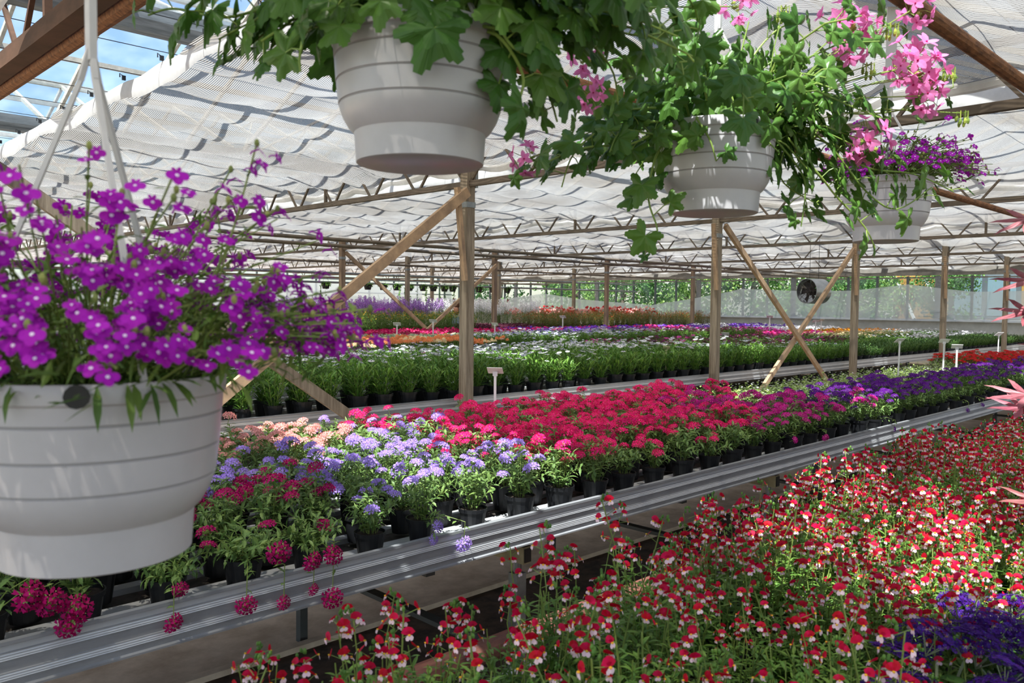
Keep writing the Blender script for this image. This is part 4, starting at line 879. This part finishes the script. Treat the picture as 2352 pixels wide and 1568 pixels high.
def lobelia(label, p0, Rr, jz, top, dome, n_fl, nparts, seed, side, fs, ang):
    rnd = random.Random(seed); u = rnd.uniform
    t = thing('hanging_lobelia', label, 'hanging basket', p0, 0, 'white hanging baskets'); basket_pot(t, Rr); hanger(t, Rr, jz, top, ang, .034 if nparts > 50 else .02)
    fo = MB(); tips = []
    for i in range(300):
        a = u(0, 6.28); f = rnd.random(); b = V(Rr * .9 * f * cos(a), Rr * .9 * f * sin(a), 1.37 * Rr)
        rr = dome[0] * (.35 + .65 * sqrt(rnd.random())); h = dome[1] * (1 - .75 * (rr / dome[0]) ** 2.0) * u(.55, 1.1) + (dome[2] * rnd.random() ** 2 if rnd.random() < .45 else 0)
        e = V(rr * cos(a), rr * sin(a), 1.4 * Rr + h) + Vector(side) * (rr / dome[0]) * u(.2, 1); mid = b.lerp(e, .5) + V(cos(a), sin(a), 0) * .02 + V(0, 0, .02 + h * .15)
        fo.tube([b, mid, e], .0011, 4, 1, False); tips.append((mid, e))
        for k in range(8):
            q = b.lerp(mid, k / 4) if k < 4 else mid.lerp(e, (k - 4) / 4); az = u(0, 6.28); leaf(fo, q, V(cos(az), sin(az), u(-.1, .9)), V(0, 0, 1) + rv(.4), u(.016, .036) * (1.2 - .09 * k), u(.004, .008), LANCE, 0, u(0, .5))
        if i % 2 == 0: fo.ball(e, .0032, 2, 5, 4, (1, 1, 1.5))
        if i % 3 == 0: c = e.lerp(mid, .15) + rv(.008); fo.ball(c, .003, 2, 5, 4, (1, 1, 1.5))
    for i in range(700 if nparts > 80 else 200):
        a = u(0, 6.28); rr = dome[0] * .85 * sqrt(rnd.random()); h = dome[1] * .75 * (1 - (rr / dome[0]) ** 2) * rnd.random(); q = V(rr * cos(a), rr * sin(a), 1.4 * Rr + h) + Vector(side) * (rr / dome[0]) * .6
        leaf(fo, q, V(cos(a) * .6 + u(-.6, .6), sin(a) * .6 + u(-.6, .6), u(-.4, 1)), V(0, 0, 1) + rv(.5), u(.022, .042), u(.004, .008), LANCE, 0, u(0, .6))
    for i in range(40):   # leaves spilling over the rim
        a = u(0, 6.28); q = V(Rr * cos(a), Rr * sin(a), 1.43 * Rr); leaf(fo, q, V(cos(a) * .7, sin(a) * .7, u(-1.2, .2)), V(cos(a), sin(a), .6), u(.03, .05), u(.006, .01), LANCE, 0, .3)
    fo.obj('foliage', [LOBL, STEM, LOBB], t)
    fl = []
    for i in range(n_fl):
        mid, e = rnd.choice(tips); f = 1 - .75 * rnd.random() ** 1.4; q = mid.lerp(e, f); o_ = V(q.x, q.y, 0); o_ = o_.normalized() if o_.length > .01 else V(1, 0, 0)
        q = q + o_ * u(.004, .02) + rv(.012); d = (o_ * u(.6, 1.2) + V(u(-.4, .4), u(-.4, .4), u(.1, 1))).normalized(); fl.append((q, d, u(.8, 1.2) * fs))
    cam_d = (EYE - Vector(p0)); fl.sort(key=lambda z: -(z[0].dot(cam_d)))
    def rot(d):
        z = d; x = V(0, 0, 1).cross(z).normalized(); y = z.cross(x); return Matrix((x, y, z)).transposed()
    for q, d, s_ in fl[:nparts]: link('flower', rnd.choice(LF), t, q, rot(d).to_euler(), s_)
    rest = MB()
    for q, d, s_ in fl[nparts:]:
        src = rnd.choice(LF); M = rot(d); o = len(rest.v); rest.v += [tuple(q + M @ (Vector(v.co) * s_)) for v in src.vertices]
        for p_ in src.polygons: rest.f.append(tuple(i + o for i in p_.vertices)); rest.m.append(p_.material_index)
    ro = rest.obj('flowers', [LOB, LOBW], t); ro['kind'] = 'stuff'
lobelia('white basket overflowing with purple lobelia, largest and closest to the camera', (.316, .997, 1.362), .142, .575, PIPEZ - 1.362 - .055, (.25, .205, .15), 1020, 100, 5, (.05, -.07, -.01), (.8), .55)
lobelia('white basket of purple lobelia, farthest of the row, partly behind geranium leaves', (2.78, 1.075, 1.868), .14, .45, PIPEZ - 1.868 - .055, (.24, .17, .08), 460, 60, 8, (.06, -.10, -.04), .9, .4)

# ---------------------------------------------------------------- red acer reaching in at the side
ACM = mat('acer red leaf', '7e2438', .5, trans=.2, isl=.25, col2='a8686c', noise=1, nscale=(9, 9, 9)); ACB = mat('acer bark', '5b4038', .8)
t = thing('red_acer', 'red-leaved acer, only the tips of its branches reaching into view over the nemesias', 'tree', (2.9, .25, .69), 0)
m = MB(); m.lathe([(0, 0), (.1, 0), (.13, .22), (.14, .22), (.14, .25), (.125, .25), (.12, .22), (0, .22)], 24); m.obj('pot', POTB, t)
br = MB(); lf = MB(); b0 = V(2.9, .25, .69)
br.tube([(0, 0, .2), (.01, .02, .7), (0, .05, 1.25)], [.018, .014, .008], 8)
for px, py, d, s_, dr in ((2360, 500, 2.2, .15, (-1, -.5)), (2370, 640, 2.25, .17, (-1, -.35)), (2362, 712, 2.25, .16, (-1, -.3)), (2360, 905, 2.2, .17, (-1, -.1)), (2350, 935, 2.2, .15, (-1, -.02)), (2430, 590, 2.3, .16, (-1, -.3)), (2430, 800, 2.3, .16, (-1, -.2)), (2390, 1150, 2.1, .16, (-1, 0)), (2450, 420, 2.3, .16, (-1, -.6))):
    q = at(px, py, d) - b0; z = max(.35, min(1.2, q.z + .05)); br.tube([(0, .03, z - .15), V(0, .03, z).lerp(q, .5) + V(0, 0, .05), q], [.006, .004, .002], 6)
    ln = -RT * 1.0 + UP * dr[1]; palm(lf, q, ln.normalized(), (UP * .9 - FW * .35).normalized(), s_, 0, .05, 7, .18, False)
for i in range(34):
    a = i * 2.4; r_ = U(.12, .42); z = U(.5, 1.3); q = V(r_ * cos(a) + .12, r_ * sin(a) - .12, z); br.tube([(0, .03, z - .2), V(0, .03, z - .05).lerp(q, .5) + V(0, 0, .04), q], [.005, .003, .002], 5); palm(lf, q, V(cos(a), sin(a), -.4), V(-.2, -.2, 1) + rv(.3), U(.1, .15), 0, .06, 7, .18, False)
br.obj('branches', ACB, t); lf.obj('foliage', ACM, t)

# ---------------------------------------------------------------- circulation fan
t = thing('circulation_fan', 'round drum fan with metal blades hanging near the far glass wall', 'fan', (15.33, 7.4, 1.97), 0)
SHEET = mat('worn sheet metal', 'b9bcbf', .35, .85, noise=.3, nscale=(5, 9, 9)); DKF = mat('dusty dark metal', '4e4642', .6, .5, noise=.4)
ax = V(.97, -.24, 0).normalized(); Mx = ax.to_track_quat('Z', 'Y').to_matrix()
def tr_(mb): mb.v = [tuple(Mx @ Vector(v)) for v in mb.v]; return mb
m = MB(); m.lathe([(.235, 0), (.245, 0), (.245, .42), (.235, .42), (.235, 0)], 48); tr_(m).obj('drum', SHEET, t, True)
m = MB()
for k in range(6):
    a = k * pi / 3; u_ = V(cos(a), sin(a), 0); s_ = V(-sin(a), cos(a), 0)
    m.add([u_ * .04 + s_ * -.03 + V(0, 0, .10), u_ * .22 + s_ * -.07 + V(0, 0, .09), u_ * .22 + s_ * .07 + V(0, 0, .15), u_ * .04 + s_ * .03 + V(0, 0, .14)], [(0, 1, 2, 3)])
m.ball((0, 0, .13), .05); tr_(m).obj('blade_lattice', DKF, t)
m = MB()
for r_ in (.08, .16, .236): m.tube([(r_ * cos(a * pi / 16), r_ * sin(a * pi / 16), .005) for a in range(33)], .004, 4)
for k in range(8): m.bar((0, 0, .005), (.236 * cos(k * pi / 4), .236 * sin(k * pi / 4), .005), .006, .006)
m.box((0, -.03, .18), (.17, .1, .13)); tr_(m).obj('guard_grille', DKF, t)
m = MB()
for s_ in (.08, .34): p = ax * s_ + V(0, 0, .24); m.tube([p, p + V(0, 0, .86)], .005, 5)
m.obj('suspension_chain', BLACK, t)

# ---------------------------------------------------------------- film along the far wall
tp = [(31, 1.9), (27.57, 1.85), (24.41, 2.13), (22.5, 1.9), (20.91, 1.8), (18.77, 1.68), (16.83, 1.95), (14.88, 2.28), (12.94, 2.2), (11.04, 2.2), (9.33, 2.38), (8.22, 2.23), (7.52, 2.15), (6.3, 2.17), (4, 2.3), (1, 2.1), (-5, 2.2)]
ys = np.linspace(31, -5, 260); zt = np.interp(-ys, [-a for a, _ in tp], [b for _, b in tp]); m = MB(); vs_ = []
for y, z in zip(ys, zt):
    for k in range(9):
        f = k / 8; fold = sum(math.exp(-((y - c + (1 - f) * s2 * .8) / .25) ** 2) * .05 for c in (24.4, 14.9, 9.33) for s2 in (-1.2, -.4, .4, 1.2)) * (1 - f * .3); vs_.append((WX - .16 - fold - .02 * sin(y * 3 + f * 2), y, 1.28 + (z - 1.28) * f))
m.add(vs_, [(i * 9 + j, i * 9 + 9 + j, i * 9 + 10 + j, i * 9 + j + 1) for i in range(259) for j in range(8)]); o = m.obj('plastic_film', FILM, None, True); tag(o, 'milky plastic film draped along the lower half of the far glass wall', 'plastic sheet')
m = MB(); m.add([(5, WY - .12, 1.4), (25, WY - .12, 1.4), (25, WY - .12, 2.55), (5, WY - .12, 2.55)], [(0, 1, 2, 3)]); o = m.obj('plastic_film', FILM); tag(o, 'milky plastic film on the end wall behind the lilac flowers', 'plastic sheet')
# ---------------------------------------------------------------- small black baskets on the grey rail
FUCH = petal('fuchsia petals', 'a81a4e'); LB = leafm('basket leaf', '6f9a44')
def small_basket(seed, trail):
    rnd = random.Random(seed); u = rnd.uniform; mb = MB(); fl = MB()
    for i in range(60): a = u(0, 6.28); leaf(mb, V(.1 * cos(a) * rnd.random(), .1 * sin(a) * rnd.random(), .14), V(cos(a), sin(a), u(-.6, 1.4)), V(0, 0, 1) + rv(.3), u(.07, .13), .05, OVAL, 0, .5)
    for i in range(trail):
        a = u(0, 6.28); L_ = u(.3, .85); q = V(.16 * cos(a), .16 * sin(a), .12 - L_); pts = [V(.09 * cos(a), .09 * sin(a), .14), V(.17 * cos(a), .17 * sin(a), .08), q]; mb.tube(pts, .003, 4, 0)
        for k in range(7): p = pts[1].lerp(q, k / 7); leaf(mb, p, rv() - V(0, 0, .5), rv() + V(0, 0, .5), .07, .035, OVAL, 0, .3)
        for k in range(4): p = q + rv(.05); petal5(fl, p, rv() + V(-.5, -.5, 0), .035, 0, 4, .9, u(0, 6), .3, .8)
    return mb.mesh('foliage', [LB]), fl.mesh('flowers', [FUCH])
SB = [small_basket(i, n_) for i, n_ in enumerate((0, 3, 5, 2))]
mb = MB(); mb.lathe([(0, 0), (.085, 0), (.12, .14), (.125, .15), (.11, .15), (0, .13)], 18); SBP = mb.mesh('pot', [POTB]); mb = MB()
mb.tube([(.11, 0, .15), (0, 0, .40), (-.11, 0, .15)], .004, 4); mb.tube([(0, 0, .38), (0, 0, .43), (.03, 0, .45)], .004, 4); SBH = mb.mesh('wire_hanger', [BLACK])
for n, (x, k) in enumerate(((12.07, 1), (13.44, 0), (13.97, 0), (14.45, 2), (14.92, 1), (15.43, 2), (15.82, 0), (16.26, 1), (16.59, 3), (17.69, 3), (18.3, 0), (18.95, 3))):
    t = thing('small_hanging_basket', 'small black hanging basket on the far grey rail, %s along the rail%s' % (ORD[n], ', trailing fuchsia' if k in (1, 2) else ''), 'hanging basket', (x, 19.5, 2.02), 0, 'small black baskets on the rail')
    link('pot', SBP, t); link('wire_hanger', SBH, t); link('foliage', SB[k][0], t)
    if k: link('flowers', SB[k][1], t)
YF = fkind('tall_r', '8a9a3a', 'f4d22a', 1)[0]
YEL = petal('yellow flowers', 'f3cf1e')
for n, px in enumerate((817, 857)):
    p = at(px, 700, 27); t = thing('yellow_broom', ['greenish yellow flowering pot plant far back', 'bright yellow flowering pot plant far back'][n], 'potted plant', (p.x, p.y, 1.1), 0)
    m = MB(); m.lathe([(0, 0), (.16, 0), (.2, .3), (.18, .3), (0, .27)], 18); m.obj('pot', POTW, t); m = MB(); f = MB()
    for i in range(150): a = U(0, 6.28); r_ = .36 * sqrt(R()); q = V(r_ * cos(a), r_ * sin(a), .3 + .25 * (1 - (r_ / .4) ** 2) * U(.4, 1)); leaf(m, q, V(cos(a), sin(a), U(0, 1.5)), V(0, 0, 1) + rv(.3), .1, .03, LANCE); petal5(f, q + V(0, 0, .04) + rv(.05), rv(.6) + V(0, 0, 1), .045, 0, 5, .9, a, .1, 1.1) if i % (1 + 2 * (1 - n)) == 0 else None
    m.obj('foliage', LB, t); f.obj('flowers', YEL, t)
    m = MB(); m.box((p.x, p.y, 1.075), (.6, .5, .05)); [m.bar((p.x + a, p.y + b, 0), (p.x + a, p.y + b, 1.05), .05, .05) for a in (-.25, .25) for b in (-.2, .2)]; o = m.obj('pot_stand', SLAT); tag(o, 'plain stand under the %s pot plant' % ('greenish yellow' if n == 0 else 'bright yellow'), 'stand')
# ---------------------------------------------------------------- person among the far benches
p = at(1048, 705, 22.8); t = thing('person', 'person with brown hair among the far benches, turned away, mostly hidden by the nearest post', 'person', (p.x, p.y, 0), YAW)
SK = mat('skin', 'd9a98c', .6); CLO = mat('dark blue clothing', '3a4250', .8); HAIR = mat('brown hair', '6a3f26', .6, noise=.5, nscale=(60, 60, 6)); TRO = mat('dark trousers', '2b2b30', .8)
me = bpy.data.meshes.new('body'); J = [(0, 0, .92), (0, 0, 1.12), (0, 0, 1.34), (0, 0, 1.43), (.02, 0, 1.53), (.03, 0, 1.61), (0, .17, 1.37), (.02, .24, 1.12), (.12, .22, .9), (.15, .22, .82), (0, -.17, 1.37), (.02, -.24, 1.12), (.12, -.22, .9), (.15, -.22, .82), (0, .09, .85), (.02, .1, .48), (0, .1, .08), (.14, .11, .04), (0, -.09, .85), (.02, -.1, .48), (0, -.1, .08), (.14, -.11, .04)]
EDG = [(0, 1), (1, 2), (2, 3), (3, 4), (4, 5), (2, 6), (6, 7), (7, 8), (8, 9), (2, 10), (10, 11), (11, 12), (12, 13), (0, 14), (14, 15), (15, 16), (16, 17), (0, 18), (18, 19), (19, 20), (20, 21)]
me.from_pydata(J, EDG, []); RD = [.15, .14, .15, .06, .09, .085, .06, .045, .036, .04, .06, .045, .036, .04, .09, .06, .045, .04, .09, .06, .045, .04]
bo = link('body', me, t); me.materials.append(CLO); md = bo.modifiers.new('skin', 'SKIN'); bo.modifiers.new('sub', 'SUBSURF').levels = 1; bo.modifiers['sub'].render_levels = 2
for i, v in enumerate(me.skin_vertices[0].data): v.radius = (RD[i], RD[i]); v.use_root = i == 0
m = MB(); m.ball((.035, 0, 1.585), .1, 0, 16, 10, (.95, .8, 1.15)); m.ball((.13, 0, 1.57), .016, 0, 8, 6); m.ball((.11, .035, 1.60), .012, 1, 8, 6); m.ball((.11, -.035, 1.60), .012, 1, 8, 6); m.ball((.11, 0, 1.53), .02, 1, 8, 6, (.5, 1, .3)); m.obj('face', [SK, HAIR], t, True)
m = MB(); m.ball((-.012, 0, 1.62), .115, 0, 18, 12, (.95, .92, 1.0)); m.ball((-.06, 0, 1.47), .085, 0, 14, 10, (.6, 1, 1.6)); m.obj('hair', HAIR, t, True)

# ---------------------------------------------------------------- outside: trees and the timber house
TL = [leafm('tree leaf %d' % i, c, .5, .35, .35) for i, c in enumerate(('6f9a48', '5c8a44', '86a856'))]; BK = mat('tree bark', '7a6a58', .9, noise=.4)
def tree_mesh(seed, H, W):
    rnd = random.Random(seed); u = rnd.uniform; lf = MB(); tr = MB(); tr.tube([(0, 0, 0), (u(-.2, .2), u(-.2, .2), H * .5), (u(-.3, .3), u(-.3, .3), H * .9)], [.14, .1, .03], 8)
    for i in range(26):
        a = i * 2.4; z = H * u(.12, .95); r_ = W * (1 - abs(z / H - .45) * .9) * u(.5, 1); c = V(r_ * cos(a), r_ * sin(a), z); tr.tube([(0, 0, z * .8), c], [.03, .01], 4)
        for k in range(130): q = c + V(rnd.gauss(0, .33), rnd.gauss(0, .33), rnd.gauss(0, .3)) * W * .55; leaf(lf, q, rv() + V(0, 0, -.2), rv() + V(0, 0, .6), u(.1, .2), u(.07, .13), OVAL)
    return lf, tr
TM = []
for i, (h, w_) in enumerate(((6.5, 2.0), (5, 1.8), (7.5, 2.4))): a, b = tree_mesh(i, h, w_); TM.append((a.mesh('foliage', [TL[i]]), b.mesh('trunk', [BK])))
for n, (x, y, k, s_) in enumerate(((33, 16.5, 0, 1), (35, 19.5, 1, 1.1), (32.5, 21, 2, .9), (36, 23.5, 0, 1.2), (33, 25.5, 1, 1), (34.5, 28.5, 2, 1), (37, 32, 0, 1.2), (33, 14.3, 1, .8), (39, 18, 2, 1.2), (40, 27, 2, 1.2), (41, 36, 0, 1.3), (40, 12.6, 1, .9), (38, 40, 1, 1.3), (42, 18.6, 0, 1), (41.5, 17.2, 1, 1.1), (38, 15.6, 2, .8))):
    t = thing('garden_tree', 'green tree outside beyond the far glass wall, %s of the belt of trees' % ORD[n], 'tree', (x, y, -.05), n * 1.3, 'trees beyond the glass', s_)
    link('foliage', TM[k][0], t); link('trunk', TM[k][1], t)
YB = mat('yellow timber boards', 'b78f4c', .7, noise=.12, nscale=(2, 2, 30)); t = thing('timber_house', 'pale yellow boarded building beyond the far wall', 'building', (44, 16.5, 0), 0)
m = MB()
for k in range(24): m.box((0, -14, .13 + k * .25), (.1, 28, .235), 0, Matrix.Rotation(-.04, 3, 'Y'))
m.obj('board_cladding', YB, t); m = MB(); m.box((3, -14, 3), (5.8, 27.8, 5.9)); m.obj('wall', YB, t)
m = MB(); m.add([(-.6, -28.5, 6), (3, -28.5, 8), (3, .5, 8), (-.6, .5, 6)], [(0, 1, 2, 3)]); m.box((3, -14, 6.0), (6.5, 29, .15)); m.obj('roof', mat('slate grey', '5c5f63', .8), t)
wf = mat('grey window frame', '5d6468', .5); wg = mat('window pane', '7d98a2', .15, spec=.8)
m = MB(); m.box((-.1, -4.3, 2.3), (.1, 3.0, 2.2)); f = m.obj('window', wf, t); m = MB(); m.box((-.16, -5.0, 2.3), (.03, 1.2, 1.9)); m.obj('pane', wg, f); m = MB(); m.box((-.16, -3.55, 2.3), (.03, 1.2, 1.9)); m.obj('pane', wg, f)
m = MB(); m.box((-.15, -4.3, 1.1), (.2, 3.6, .1)); m.obj('sill', WHITEP, t)
for a, b in ((-1.2, -.2), (-2.6, -1.6)): m = MB(); m.bar((-.3, a, 1), (-.3, b, 3.2), .12, .12); m.obj('strut', WHITEP, t)
